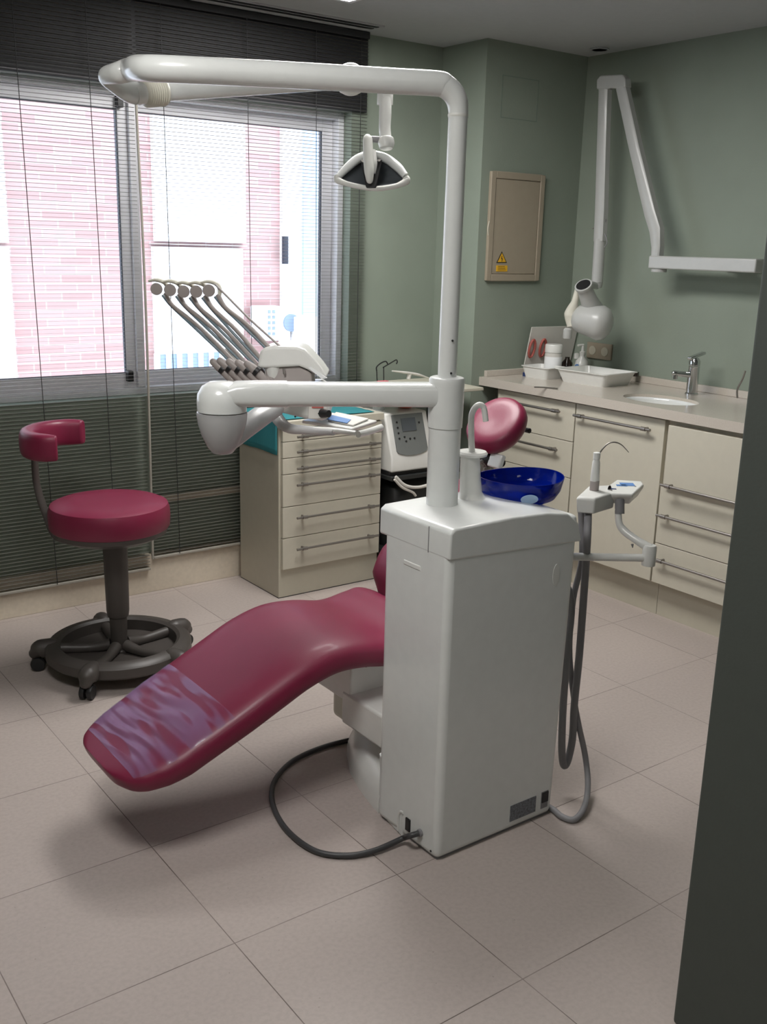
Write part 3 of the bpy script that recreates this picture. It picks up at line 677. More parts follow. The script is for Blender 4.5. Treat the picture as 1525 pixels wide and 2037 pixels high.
# ------------------------------------------------------------------ stool
sx0, sy0 = 1.27, 3.285
st = thing('dentist_stool', 'burgundy dentist stool with curved backrest and grey five wheeled ring base', 'stool', (sx0, sy0, 0))
R_ = .205; zt_ = .618
MB().lathe([(.002, zt_), (R_*.6, zt_), (R_*.88, zt_-.002), (R_*.97, zt_-.010), (R_, zt_-.026), (R_+.002, zt_-.05), (R_, zt_-.085), (R_*.98, zt_-.092), (.002, zt_-.092)], (sx0-.012, sy0+.006, 0), n=56).build('seat', 'vinyl', st)
MB().lathe([(.002, zt_-.093), (R_*.97, zt_-.093), (R_*.95, zt_-.11), (R_*.78, zt_-.128), (.06, zt_-.140), (.002, zt_-.14)], (sx0-.012, sy0+.006, 0), n=48).build('seat_pan', 'stool_grey', st)
MB().lathe([(.043, .478), (.040, .215), (.037, .195), (.031, .190), (.028, .08), (.040, .07), (.040, .05), (.002, .05)][::-1], (sx0, sy0, 0), n=32).build('column', 'stool_grey', st)
MB().lathe([(.20, .062), (.206, .055), (.245, .052), (.256, .062), (.256, .092), (.245, .104), (.215, .108), (.203, .100), (.20, .062)], (sx0, sy0, 0), n=64).build('foot_ring', 'stool_grey', st)
for kk in range(5):
    a = math.radians(226+72*kk); d = V((math.cos(a), math.sin(a), 0)); c = V((sx0, sy0, 0))
    MB().tube([c+d*.03+Z*.085, c+d*.10+Z*.075, c+d*.21+Z*.078], [.022, .017, .020], n=12).build('leg', 'stool_grey', st)
    MB().tube([c+d*.235+Z*.082, c+d*.275+Z*.078, c+d*.292+Z*.064], [.034, .034, .022], n=14, roundcap=True).build('caster_housing', 'stool_grey', st)
    s_ = d.cross(Z)
    w_ = MB(); q = c+d*.283+Z*.026
    for sg in (-1, 1): w_.lathe([(.012, -.009), (.024, -.008), (.026, 0), (.024, .008), (.012, .009)], q+s_*.013*sg, s_, n=24)
    w_.tube([q-s_*.02, q+s_*.02], .008, n=8, smooth=False); w_.tube([q, q+Z*.04], .007, n=8, smooth=False)
    w_.build('caster', 'black', st)
lf_ = -V((RT.x, RT.y, 0)).normalized(); bk = V((FW.x, FW.y, 0)).normalized()
# direction from the seat to the backrest, seen to the left
cB = V((sx0, sy0, 0))+lf_*.165+bk*.02
secs = []; zc_ = .825
for i in range(25):
    a = math.radians(-102+204*i/24); 
    ex = math.cos(a)*.115; ey = math.sin(a)*.150
    c = cB+lf_*ex+bk*ey+Z*zc_
    tn = (lf_*(-math.sin(a)*.115)+bk*(math.cos(a)*.150)).normalized(); nr_ = tn.cross(Z)
    kx = min(1, .55+.45*math.sin(math.pi*min(1, min(i, 24-i)/3)/2))
    secs.append([c+nr_*.027*kx*math.copysign(abs(math.cos(t_))**.6, math.cos(t_))+Z*.046*(.8+.2*kx)*math.copysign(abs(math.sin(t_))**.6, math.sin(t_)) for t_ in [2*math.pi*q_/20 for q_ in range(20)]])
MB().loft(secs).build('backrest', 'vinyl', st, bevel=.006)
bb = cB+lf_*.117
c = V((sx0, sy0, 0))
MB().tube([c+Z*.470, c+lf_*.12+Z*.466, c+lf_*.205+bk*.01+Z*.480, c+lf_*.240+bk*.02+Z*.55, bb+lf_*-.014+Z*.66, bb+lf_*-.012+Z*.80], [.020, .020, .020, .019, .017, .017], n=14, flat=.6, flatdir=Z).build('backrest_arm', 'stool_grey', st)

# ------------------------------------------------------------------ patient chair
pc = thing('dental_chair', 'burgundy reclining dental patient chair with foot end toward window light', 'dental chair', (1.75, 2.2, 0))
YC = 2.255
def sect(c, t, hw, hv, n=36, e=.42):
    """closed section across the chair: t path tangent in the XZ plane"""
    t = V(t).normalized(); nv = Y.cross(t); nv = nv if nv.z > 0 or abs(nv.z) < 1e-6 else -nv
    if abs(t.z) > .999: nv = V((-1, 0, 0))
    out = []
    for i in range(n):
        a = 2*math.pi*i/n; ca, sa = math.cos(a), math.sin(a)
        out.append(V(c)+Y*hw*math.copysign(abs(ca)**e, ca)+nv*hv*math.copysign(abs(sa)**.75, sa))
    return out
TOP = [(.796, .238), (.801, .240), (.815, .246), (.843, .257), (.885, .275), (.935, .297), (1.0, .330), (1.1, .376), (1.19, .419), (1.28, .459), (1.38, .483), (1.48, .479), (1.59, .458), (1.68, .468), (1.74, .470), (1.82, .42), (1.88, .37)]
HW = [.085, .115, .148, .176, .195, .205, .209, .213, .215, .217, .219, .221, .222, .222, .220, .215, .18]
TH = [.036, .046, .058, .072, .084, .092, .096, .099, .100, .100, .098, .096, .092, .086, .08, .07, .05]
def chair_secs(P, hw, th, grow=0, dish=0):
    Q = catmull([(a, 0, b) for a, b in P], 5); hw = interp(hw, len(P), 5); th = interp(th, len(P), 5); out = []
    for i, q in enumerate(Q):
        tg = (Q[min(i+1, len(Q)-1)]-Q[max(0, i-1)]).normalized(); nv = V((-tg.z, 0, tg.x))
        c = V((q.x, YC, q.z))-nv*th[i]/2
        out.append(sect(c, tg, hw[i]+grow, th[i]/2+grow, e=.38))
    return out
seat = MB().loft(chair_secs(TOP, HW, TH)).build('seat_cushion', 'vinyl', pc, angle=75)
# clear plastic cover stretched over the foot end
n_ = 7*5-2
cv = MB()
KF = 24; Qp = catmull([(a, 0, b) for a, b in TOP], KF); hwp = interp(HW, len(TOP), KF); thp = interp(TH, len(TOP), KF)
rows = []; NY = 44
i0, i1 = int(2.6*KF), int(6.85*KF)
for i in range(i0, i1):
    q = Qp[i]; tg = (Qp[i+1]-Qp[i-1]).normalized(); nv = V((-tg.z, 0, tg.x)); hw = hwp[i]; hvv = thp[i]/2; row = []
    sarc = (i-i0)/(i1-i0)
    for jj in range(NY+1):
        u_ = -1+2*jj/NY; yv = u_*hw*.93; ca = (abs(yv)/(hw))**(1/.38); sa = math.sqrt(max(0, 1-ca*ca))**.75
        env = max(0, 1-u_*u_)**.8*min(1, sarc*6)*min(1, (1-sarc)*4)
        ph = sarc+.05*u_+.03*math.sin(3*u_)
        wr = env*(.0035*math.sin(ph*38+.8*math.sin(u_*3))+.0030*max(0, math.sin(ph*23+1.2*u_))**5+.0012*math.sin(ph*85-u_*4))+.0042*env
        row.append(V((q.x, YC+yv, q.z))+nv*(-hvv+hvv*sa+.0015+wr))
    rows.append(row)
vs = [p for r in rows for p in r]; fs = []
for i in range(len(rows)-1):
    for jj in range(NY): a = i*(NY+1)+jj; fs.append((a, a+1, a+NY+2, a+NY+1))
cv.add(vs, fs); cv.build('plastic_cover', 'film', pc, angle=80, label='crinkled clear plastic film')
# backrest
BP = [(1.742, .462), (1.750, .52), (1.795, .595), (1.875, .655), (1.96, .715), (2.035, .780), (2.065, .820)]
BW = [.12, .175, .185, .175, .155, .13, .08]; BT = [.06, .095, .105, .10, .085, .07, .04]
def back_secs():
    Q = catmull([(a, 0, b) for a, b in BP], 5); hw = interp(BW, len(BP), 5); th = interp(BT, len(BP), 5); out = []
    for i, q in enumerate(Q):
        tg = (Q[min(i+1, len(Q)-1)]-Q[max(0, i-1)]).normalized(); nv = V((-tg.z, 0, tg.x))
        out.append([V((q.x, YC+.01, q.z))-nv*th[i]*.5+Y*hw[i]*math.copysign(abs(math.cos(a))**.45, math.cos(a))+nv*th[i]/2*math.copysign(abs(math.sin(a))**.75, math.sin(a)) for a in [2*math.pi*k_/32 for k_ in range(32)]])
    return out
MB().loft(back_secs()).build('backrest', 'vinyl', pc, angle=75)
# headrest pad, slightly dished, tilted back
hc = V((2.095, 2.25, .975)); hu = V((math.cos(math.radians(42)), 0, math.sin(math.radians(42)))); hv = V((.0, -1, -.10)).normalized(); hn = hv.cross(hu).normalized()
if hn.z < 0: hn = -hn
hb = MB(); secs = []
for r, h in ((.02, -.030), (.6, -.030), (.88, -.026), (.98, -.010), (1.0, .006), (.95, .022), (.84, .030), (.6, .031), (.35, .029), (.02, .028)):
    secs.append([hc+hu*.100*r*math.copysign(abs(math.sin(a))**.95, math.sin(a))+hv*.100*r*math.copysign(abs(math.cos(a))**.95, math.cos(a))+hn*h for a in [2*math.pi*i/40 for i in range(40)]])
hb.loft(secs).build('headrest', 'vinyl', pc, angle=75)
br = MB(); br.tube([hc-hn*.03-hu*.02, hc-hn*.05-hu*.10, V((2.06, 2.25, .86)), V((2.05, 2.26, .78))], [.022, .020, .018, .018], n=12, flat=.6); br.build('headrest_bracket', 'brushed', pc)
kb = MB(); q0 = hc-hn*.055-hu*.09; kb.lathe([(.018, -.05), (.022, -.045), (.022, .045), (.018, .05)], q0, Y, n=20); kb.lathe([(.012, 0), (.012, .018)], q0+hn*.0-Y*.07, Y, n=16); kb.build('locking_knob', 'black', pc)
q1 = ony(987, 917, 2.20)
MB().obox(q1, (Y, V((.4, 0, 1)), V((1, 0, -.4))), (.026, .022, .010)).build('bracket_cover', 'white_cool', pc, bevel=.005)
MB().lathe([(.006, 0), (.008, .004), (.008, .02), (.003, .022)], ony(1044, 855, 2.21), (0, -1, 0), n=12).build('release_knob', 'black', pc)
# substructure
bx(1.495, 1.95, 2.145, 2.44, .245, .385).build('upper_link', 'white', pc, bevel=.006)
bx(1.492, 1.95, 1.985, 2.185, .175, .275).build('lift_housing', 'white', pc, bevel=.008)
bx(1.60, 1.92, 2.10, 2.40, .08, .262).build('lift_column', 'cream_plastic', pc, bevel=.02)
# floor base, a low rounded plate with dished top
bs = MB(); 
def plan(k, z):
    pts = [(1.462, 1.72), (1.466, 1.85), (1.478, 1.96), (1.50, 2.08), (1.53, 2.19), (1.58, 2.28), (1.66, 2.35), (1.78, 2.39), (2.0, 2.40), (2.12, 2.35), (2.15, 2.2), (2.15, 1.98), (2.0, 1.97), (1.80, 1.97), (1.62, 1.97), (1.47, 1.97)]
    cx, cy = 1.80, 2.15
    return [V((cx+(a-cx)*k, cy+(b__-cy)*k, z)) for a, b__ in pts]
def plan2(k, z):
    pts = []
    P_ = [(1.470, 1.965), (1.482, 2.03), (1.50, 2.10), (1.53, 2.19), (1.58, 2.28), (1.66, 2.35), (1.78, 2.39), (2.0, 2.40), (2.12, 2.35), (2.15, 2.2), (2.15, 2.05), (2.12, 1.965)]
    cx, cy = 1.80, 2.12
    return [V((cx+(a-cx)*k, max(1.965, cy+(b__-cy)*k), z)) for a, b__ in P_]
bs.loft([plan2(1.0, 0), plan2(1.0, .035), plan2(.97, .07), plan2(.90, .095), plan2(.6, .115), plan2(.4, .12)])
bs.build('floor_base', 'white', pc, angle=70)
MB().tube([ony(728, 1312, 2.09), ony(728, 1327, 2.09)], [.004, .002], n=8, smooth=False).build('cover_screw', 'black', pc)

# ------------------------------------------------------------------ unit tower
ut = thing('dental_unit', 'white floor standing dental unit tower with tall pole and two swing arms', 'dental unit', (1.66, 1.83, 0))
UX0, UX1, UY0, UY1 = 1.457, 1.872, 1.70, 1.955
bd = MB()
secs = []
for z, dx, dxl in ((.004, -.006, 0), (.05, -.004, 0), (.4, .006, .0), (.850, .016, -.001)):
    secs.append([V((UX0+dxl, UY0, z)), V((UX1+dx, UY0, z)), V((UX1+dx, UY1, z)), V((UX0+dxl, UY1, z))])
bd.loft(secs); bd.build('cabinet_body', 'white_cool', ut, bevel=.018, seg=5, angle=60)
bx(UX0+.01, UX1-.01, UY0+.01, UY1-.01, .0, .79).build('plinth', 'hose', ut, smooth=False)
prof_ = [ony(q_[0], q_[1], 1.70) for q_ in ((897, 1047), (1018, 1029), (1088, 1020), (1130, 1022), (1150, 1040), (1156, 1075))]
pl = [(1.4555, .797), (1.4555, .862), (1.47, .872)]+[(p.x, p.z) for p in prof_[1:]]+[(1.893, .777)]
cp = MB(); cp.prism(pl, lambda p, y: V((p[0], y, p[1])), 1.698, 1.975); capo = cp.build('top_cover', 'white_cool', ut, bevel=.012, seg=4, angle=60)
MB().tube([(1.4550, 1.777, .798), (1.4550, 1.777, .862)], .0012, n=6, smooth=False).build('cover_seam', 'hose', capo)
# side skirt that runs back over the base
sk_ = MB(); 
sk_.loft([[V((1.455, 1.84, 0)), V((1.475, 1.975, 0)), V((1.62, 1.975, 0)), V((1.62, 1.84, 0))],
          [V((1.457, 1.84, .10)), V((1.477, 1.975, .13)), V((1.62, 1.975, .13)), V((1.62, 1.84, .10))],
          [V((1.457, 1.84, .11)), V((1.460, 1.958, .19)), V((1.62, 1.958, .19)), V((1.62, 1.84, .11))]])
sk_.build('side_skirt', 'white_cool', ut, bevel=.004)
# recesses and marks
q = onx(820, 1124, UX0); MB().obox((UX0-.0005, q.y, q.z), (Y, Z, X), (.033, .006, .002)).build('hand_recess', 'white', ut, bevel=.002)
q = ony(1104, 1140, UY0); MB().lathe([(.001, 0), (.012, 0), (.012, .001), (.001, .0012)], (1.815, UY0+.0002, .70), (0, -1, 0), udir=Z, sx=2.4, n=28).build('oval_badge', 'white', ut)
a = onx(797, 1622, UX0); b_ = onx(811, 1668, UX0)
arch = MB(); pts = [(1.873, .012), (1.873, .055), (1.868, .070), (1.862, .074), (1.857, .074), (1.853, .070)]
arch.tube([V((UX0-.001, y_, z_)) for y_, z_ in ((1.858, .010), (1.857, .05), (1.851, .068), (1.838, .072))], .0035, n=8).build('socket_edge', 'white', ut)
MB().obox((UX0-.001, 1.817, .048), (Y, Z, X), (.0095, .018, .003)).build('power_switch', 'black', ut, bevel=.002)
MB().lathe([(.010, 0), (.010, .006), (.006, .008)], (UX0, 1.765, .052), (-1, 0, 0), n=16).build('cable_gland', 'hose', ut)
MB().lathe([(.003, 0), (.003, .0015)], (UX0, 1.722, .022), (-1, 0, 0), n=10).build('screw', 'black', ut)
bx(1.706, 1.800, UY0-.0015, UY0+.001, .030, .077).build('rating_plate', 'plate', ut, smooth=False)
bx(1.820, 1.846, UY0-.0012, UY0+.001, .030, .080).build('socket_plate', 'hose', ut, smooth=False)
bx(1.822, 1.845, UY0-.004, UY0, .048, .078).build('socket', 'black', ut, bevel=.001)

# pole
PXc, PYc = 1.59, 1.895
MB().lathe([(.040, .862), (.040, 1.085)], (PXc, PYc, 0), n=36).build('lower_pole', 'white_cool', ut)
MB().lathe([(.0228, 1.18), (.0226, 1.40), (.0222, 1.79)], (PXc, PYc, 0), n=36).build('upper_pole', 'white_cool', ut)
for zz in (1.205, 1.283):
    q = V((PXc, PYc, zz))-V((FW.x, FW.y, 0)).normalized()*.021+V((RT.x, RT.y, 0)).normalized()*.008
    MB().lathe([(.0028, 0), (.0028, .004)], q, -V((FW.x, FW.y, 0)), n=8).build('screw', 'black', ut)
MB().lathe([(.0230, 1.788), (.0236, 1.790), (.0236, 1.793), (.0230, 1.795)], (PXc, PYc, 0), n=36).build('joint_ring', 'knuckle', ut)
top0 = V((PXc, PYc, 1.855)); topE = onz(300, 136, 1.855)
dT = (topE-top0).normalized()
bend = [V((PXc, PYc, 1.785)), V((PXc, PYc, 1.802))]+[V((PXc, PYc, 1.802))+dT*(.055*(1-math.cos(math.radians(a))))+Z*(.055*math.sin(math.radians(a))) for a in (22, 45, 68, 90)]
tE2 = onz(285, 135, 1.857)
oa = MB(); oa.tube(bend+[bend[-1]+dT*.12, bend[-1]+dT*.40, topE+dT*.0, pd(262, 138, 2.37), pd(236, 145, 2.385), pd(212, 152, 2.42), pd(234, 168, 2.445), pd(258, 182, 2.46), pd(280, 187, 2.475)],
    [.0228, .0228, .0245, .0255, .0265, .0275, .0275, .0277, .0277, .0270, .0245, .0200, .0245, .0270, .0262], n=28, k=8)
oa.build('overhead_arm', 'white_cool', ut, angle=60)
dj = (pd(697, 160, 2.85)-pd(300, 188, 2.47)).normalized()
j0 = pd(270, 187, 2.465)
MB().tube([j0-dj*.004, j0+dj*.05], .025, n=28, smooth=False).build('joint_neck', 'white', ut)
jr = MB(); pr = [(.024, .02)]
for i in range(9): pr += [(.031, .024+i*.006), (.0335, .027+i*.006)]
pr += [(.031, .080), (.020, .084)]
jr.lathe(pr, j0, dj, n=36); jr.build('ribbed_collar', 'cream_plastic', ut)
MB().tube([j0+dj*.07, pd(500, 172, 2.65), pd(697, 160, 2.85)], [.0225, .0225, .0225], n=24).build('spring_arm', 'white_cool', ut)
kc = pd(697, 158, 2.85); MB().lathe([(.002, -.040), (.022, -.038), (.034, -.030), (.034, .030), (.022, .038), (.002, .040)], kc, UP, n=32).build('arm_knuckle', 'knuckle', ut)
MB().tube([kc, pd(740, 168, 2.85), pd(768, 172, 2.85)], .020, n=18).build('end_link', 'white_cool', ut)

# operating light hanging from the spring arm
LD = 2.85
ol = thing('operating_light', 'white triangular dental operating light hanging under the overhead arm', 'dental lamp', pd(740, 340, LD))
kx = LD/2008.27
L0 = pd(766, 172, LD)
MB().lathe([(.022, -.040), (.0225, -.036), (.0225, -.006), (.020, 0)], pd(766, 179, LD), Z, n=28).build('swivel_collar', 'white', ol)
MB().tube([pd(766, 196, LD), pd(766, 225, LD), pd(765, 255, LD), pd(768, 284, LD)], [.0175, .0175, .0165, .0165], n=20).build('drop_tube', 'white', ol)
lh = MB(); lh.tube([pd(768, 274, LD), pd(768, 285, LD), pd(768, 296, LD)], [.021, .0235, .019], n=22, smooth=False, roundcap=False); lh.build('lower_joint', 'white', ol, bevel=.003)
MB().tube([pd(757, 278, LD), pd(738, 277, LD), pd(730, 280, LD)], .009, n=14).build('cross_pin', 'hose', ol)
yk = MB(); yk.tube([pd(731, 277, LD-.03), pd(732, 310, LD-.035), pd(734, 340, LD-.04), pd(735, 358, LD-.04)], [.0135, .0145, .0140, .010], n=18, roundcap=True); yk.build('yoke_handle', 'knuckle', ol)
MB().tube([pd(741, 300, LD-.02), pd(744, 325, LD-.028), pd(743, 345, LD-.028)], [.009, .009, .005], n=14).build('inner_yoke', 'white', ol)
# reflector frame ring built around the lamp axis
def LP(px, py, d=0): return pd(px, py, LD+d)
ringp = [(672, 352), (690, 334), (712, 316), (738, 308), (765, 314), (790, 332), (806, 350)]
fr = MB(); fr.tube([LP(*p, .03*math.cos((p[0]-740)/45)) for p in ringp], [.009, .012, .013, .012, .013, .013, .010], n=14, flat=1.0); fr.build('upper_frame', 'white_cool', ol)
lowp = [(806, 352), (808, 360), (790, 369), (765, 374), (740, 375), (712, 371), (688, 365), (671, 358), (671, 350)]
fr = MB(); fr.tube([LP(*p, -.02*math.cos((p[0]-740)/45)) for p in lowp], [.009, .011, .007, .007, .007, .007, .007, .010, .010], n=12); fr.build('lower_frame', 'knuckle', ol)
rf = MB(); nn = 14; vs = []; fs = []
up_ = [LP(*p, .03*math.cos((p[0]-740)/45)) for p in ringp]; up_ = catmull(up_, 2); lo_ = catmull([LP(*p, -.02*math.cos((p[0]-740)/45)) for p in lowp[::-1][1:]], 2)
nl = 13
for i in range(nl):
    a = up_[int(i*(len(up_)-1)/(nl-1))]; b_ = lo_[int(i*(len(lo_)-1)/(nl-1))]
    for j in range(5): tt = j/4; vs.append(a.lerp(b_, tt)+FW*(.045*math.sin(math.pi*tt)*math.sin(math.pi*i/(nl-1))))
for i in range(nl-1):
    for j in range(4): a = i*5+j; fs.append((a, a+1, a+6, a+5))
rf.add(vs, fs); rf.build('reflector', 'lcd', ol, solid=.002, angle=70)
sp_ = MB(); sp_.add([LP(717, 318, -.01), LP(760, 318, -.01), LP(748, 374, -.03), LP(728, 374, -.03), LP(717, 318, .02), LP(760, 318, .02), LP(748, 374, .0), LP(728, 374, .0)],
        [(0, 3, 2, 1), (4, 5, 6, 7), (0, 1, 5, 4), (1, 2, 6, 5), (2, 3, 7, 6), (3, 0, 4, 7)]); sp_.build('centre_spine', 'black', ol, bevel=.003)
for q_ in ((754, 320), (721, 321)): MB().lathe([(.0035, -.002), (.0035, .004)], LP(*q_, -.014), -FW, n=10).build('screw', 'brushed', ol)

# ------------------------------------------------------------------ lower swing arm
ZA = 1.150
la0 = V((PXc, PYc, ZA)); la1 = onz(470, 783, ZA); dA = (la1-la0).normalized(); sA = Z.cross(dA)
def rsec(c, t, hw, hv, n=28, e=.6):
    t = V(t).normalized(); s_ = Z.cross(t).normalized(); u_ = t.cross(s_)
    return [c+s_*hw*math.copysign(abs(math.cos(a))**e, math.cos(a))+u_*hv*math.copysign(abs(math.sin(a))**e, math.sin(a)) for a in [2*math.pi*i/n for i in range(n)]]
cl = MB(); cl.lathe([(.0395, 1.068), (.0425, 1.070), (.0435, 1.10), (.0437, 1.180), (.0437, 1.187), (.0415, 1.192), (.037, 1.194), (.022, 1.195)], (PXc, PYc, 0), n=40); cl.build('arm_collar', 'white_cool', ut)
Lr = (la1-la0).length
ar = MB(); secs = []
for s_, hv in ((.02, .030), (.12, .0295), (.30, .029), (.45, .029), (Lr-.02, .030)):
    secs.append(rsec(la0+dA*s_, dA, .034, hv))
ar.loft(secs); ar.build('lower_arm', 'white_cool', ut, angle=60)
# rounded drum at the end of the arm
dc = onz(441, 790, ZA-.01)
dm = MB(); dm.lathe([(.002, .028), (.030, .026), (.047, .016), (.0575, -.002), (.0595, -.02), (.0585, -.043), (.002, -.043)], (dc.x, dc.y, ZA), n=40)
dm.build('arm_end_drum', 'white_cool', ut)
MB().loft([rsec(la1-dA*.12, dA, .034, .031), rsec(la1-dA*.05, dA, .037, .031), rsec(la1-dA*.0, dA, .044, .029), rsec(V((dc.x, dc.y, ZA-.008)), dA, .050, .024)]).build('arm_shoulder', 'white_cool', ut, angle=60)
MB().lathe([(.0600, -.046), (.0605, -.052), (.0575, -.075), (.050, -.10), (.036, -.13), (.024, -.145), (.002, -.150)][::-1], (dc.x, dc.y, ZA), n=40).build('dome_sleeve', 'sleeve', ut)
MB().lathe([(.050, -.043), (.048, -.075), (.038, -.10), (.025, -.125), (.002, -.135)][::-1], (dc.x, dc.y, ZA), n=32).build('dome_core', 'white', ut)

# ------------------------------------------------------------------ instrument console held on the arm
ic = thing('instrument_console', 'white dental instrument console with five grey whip arms and handpieces', 'instrument console', V((1.42, 2.42, 1.0)))
c0 = V((dc.x, dc.y, 1.03))
MB().tube([c0+V((.01, .02, -.01)), pd(500, 842, 2.52), pd(560, 800, 2.62), pd(600, 778, 2.68)], [.026, .027, .025, .024], n=18, flat=.8).build('carrier_arm', 'white', ic)
MB().tube([c0+V((.01, .02, -.01)), pd(498, 843, 2.515), pd(545, 810, 2.60)], [.031, .031, .030], n=18, flat=.85).build('arm_sleeve', 'sleeve', ic)
# main body
CD = 2.72
rl = V((RT.x, RT.y, 0)).normalized(); fl = V((FW.x, FW.y, 0)).normalized()
cb = pd(575, 785, CD)
def cbody(b, pts, d0, d1):
    A = [pd(px, py, d0) for px, py in pts]; B = [pd(px, py, d0)+fl*(d1-d0) for px, py in pts]; return b.loft([A, B])
cbody(MB(), [(535, 790), (545, 768), (640, 768), (655, 800), (655, 832), (640, 838), (600, 832), (560, 822), (540, 810)], CD-.02, CD+.14).build('body', 'white', ic, bevel=.010)
# panel with sticker and knob
q = pd(632, 810, CD-.022)
cbody(MB(), [(612, 798), (651, 798), (651, 834), (612, 834)], CD-.028, CD-.018).build('side_panel', 'paper', ic, bevel=.003)
cbody(MB(), [(620, 803), (643, 803), (643, 812), (620, 812)], CD-.0305, CD-.028).build('sticker', 'red', ic, smooth=False, label='reddish sticker')
MB().tube([pd(640, 822, CD-.03), pd(654, 823, CD-.05)], [.012, .0095], n=16, smooth=False).build('knob', 'black', ic)
for (a, b2) in ((595, 806), (634, 823), (587, 829)): MB().lathe([(.0026, 0), (.0026, .004)], pd(a, b2, CD-.031 if a > 610 else CD-.024), -FW, n=8).build('screw', 'black', ic)
# top shell
ts = MB(); pts = [(511, 732), (517, 700), (524, 692), (545, 688), (590, 689), (606, 694), (618, 706), (637, 728), (652, 750), (640, 752), (622, 742), (610, 735), (595, 729), (560, 731), (527, 733)]
A = CD-.01
cbody(ts, pts, A, A+.13); ts.build('top_shell', 'white', ic, bevel=.008, seg=4, angle=50)
cbody(MB(), [(528, 731), (592, 728), (608, 735), (620, 744), (622, 772), (528, 772)], A+.012, A+.115).build('neck', 'taupe', ic, bevel=.004)
MB().lathe([(.020, 0), (.022, .025), (.022, .05)], pd(543, 746, A+.03)-Z*.02, Z, n=24).build('neck_post', 'white', ic)
cbody(MB(), [(613, 732), (617, 730), (650, 752), (640, 754)], A-.004, A+.004).build('edge_trim', 'facade_white', ic, smooth=False)
MB().tube([pd(565, 744, A), pd(564, 733, A)], .003, n=8, smooth=False).build('screw', 'brushed', ic)
# handpiece holders, whips and hoses
hold = [(438, 738), (452, 736), (470, 738), (488, 740), (506, 742)]
tops = [(311, 575), (338, 577), (365, 580), (390, 580), (415, 578)]
bots = [(470, 728), (492, 728), (512, 728), (530, 728), (552, 712)]
for i in range(5):
    dtop = CD+.10-.018*i; dbot = CD+.06-.012*i
    tx_, ty_ = tops[i]; bx2, by2 = bots[i]
    T = lambda px, py, d: pd(px, py, d)
    wpart = MB().tube([T(bx2+16, by2+22, dbot), T(bx2-10, by2-12, dbot), T((tx_+bx2)/2+9, (ty_+by2)/2+2, (dtop+dbot)/2), T(tx_+34, ty_+34, dtop), T(tx_+18, ty_+8, dtop)], [.0075, .0070, .0062, .0058, .0065], n=10).build('whip_arm', 'taupe', ic)
    # head: curved hook with a round roller
    hk = MB(); hk.tube([T(tx_-16, ty_-16, dtop), T(tx_, ty_-18, dtop), T(tx_+16, ty_-13, dtop), T(tx_+22, ty_-2, dtop), T(tx_+21, ty_+11, dtop)], [.0035, .0065, .0080, .0072, .006], n=10, flat=.8); hk.build('hook', 'cream_plastic', wpart)
    MB().lathe([(.008, -.010), (.0165, -.009), (.0165, .009), (.008, .010)], T(tx_, ty_, dtop-.004), (rl*.25-fl*1.0), n=22).build('roller', 'taupe', wpart)
    hs = MB().tube([T(tx_+12, ty_+12, dtop+.01), T(tx_+30, ty_+34, dtop+.012), T((tx_+bx2)/2-6, (ty_+by2)/2-2, (dtop+dbot)/2), T(bx2-26, by2-22, dbot), T(bx2-2, by2+4, dbot-.01)], .0040, n=8).build('instrument_hose', 'hose_teal', wpart)
MB().tube([pd(428, 566, CD+.02), pd(452, 590, CD+.02), pd(500, 638, CD+.01), pd(558, 690, CD)], .0032, n=8).build('return_spring_rod', 'taupe', ic)
MB().tube([pd(444, 706, CD+.08), pd(455, 702, CD+.08), pd(470, 722, CD+.07)], [.010, .014, .010], n=12).build('holder_cover', 'white', ic)
for i, (hx_, hy_) in enumerate(hold):
    d_ = CD+.02-.010*i
    hp = MB().tube([pd(hx_-14, hy_-18, d_), pd(hx_-2, hy_-8, d_), pd(hx_+16, hy_+10, d_), pd(hx_+34, hy_+30, d_)], [.010, .0125, .0115, .009], n=14, roundcap=True).build('handpiece', 'taupe', ic)
    MB().tube([pd(hx_+2, hy_-6, d_-.004), pd(hx_+8, hy_-1, d_-.004)], .0142, n=14, smooth=False).build('handpiece_ring', 'black', hp)
cbody(MB(), [(470, 748), (545, 748), (548, 775), (480, 775)], CD-.0, CD+.10).build('holder_rail', 'taupe', ic, bevel=.006)
# tray bracket and tray plate under the console
tb = MB(); tb.tube([pd(545, 822, CD), pd(572, 848, CD-.03), pd(610, 853, CD-.06), pd(660, 856, CD-.10), pd(708, 862, CD-.13)], [.016, .013, .011, .010, .009], n=14, flat=.7); tb.build('tray_bracket', 'white', ic)
MB().tube([pd(540, 818, CD-.005), pd(570, 850, CD-.035), pd(612, 856, CD-.065), pd(664, 860, CD-.105)], [.021, .018, .0155, .012], n=14, flat=.7).build('bracket_sleeve', 'sleeve', ic)
MB().tube([pd(712, 864, CD-.13), pd(735, 858, CD-.09), pd(758, 850, CD-.05)], .009, n=12).build('tray_handle', 'white', ic)
# tray plate
zt = 1.022
tc = [onz(600, 842, zt), onz(700, 858, zt), onz(750, 842, zt), onz(650, 824, zt)]
b = MB(); b.loft([[p for p in tc], [p+Z*.008 for p in tc]]); b.build('tray_plate', 'white', ic, bevel=.003)
# sterilisation pouch lying on the tray
tc2 = [onz(652, 838, zt+.009), onz(702, 848, zt+.009), onz(733, 835, zt+.010), onz(668, 822, zt+.010)]
o = MB().loft([tc2, [p+Z*.004 for p in tc2]]).build('sterilisation_pouch', 'paper', bevel=.001); tag(o, 'opened paper and film pouch lying on the small console tray', 'pouch')
tc3 = [onz(648, 834, zt+.0145), onz(690, 842, zt+.0145), onz(698, 835, zt+.0145), onz(656, 825, zt+.0145)]
MB().loft([tc3, [p+Z*.001 for p in tc3]]).build('blue_seal', M['blue_label'], o, smooth=False, label='blue seal strip')
o.data.name = 'pouch'

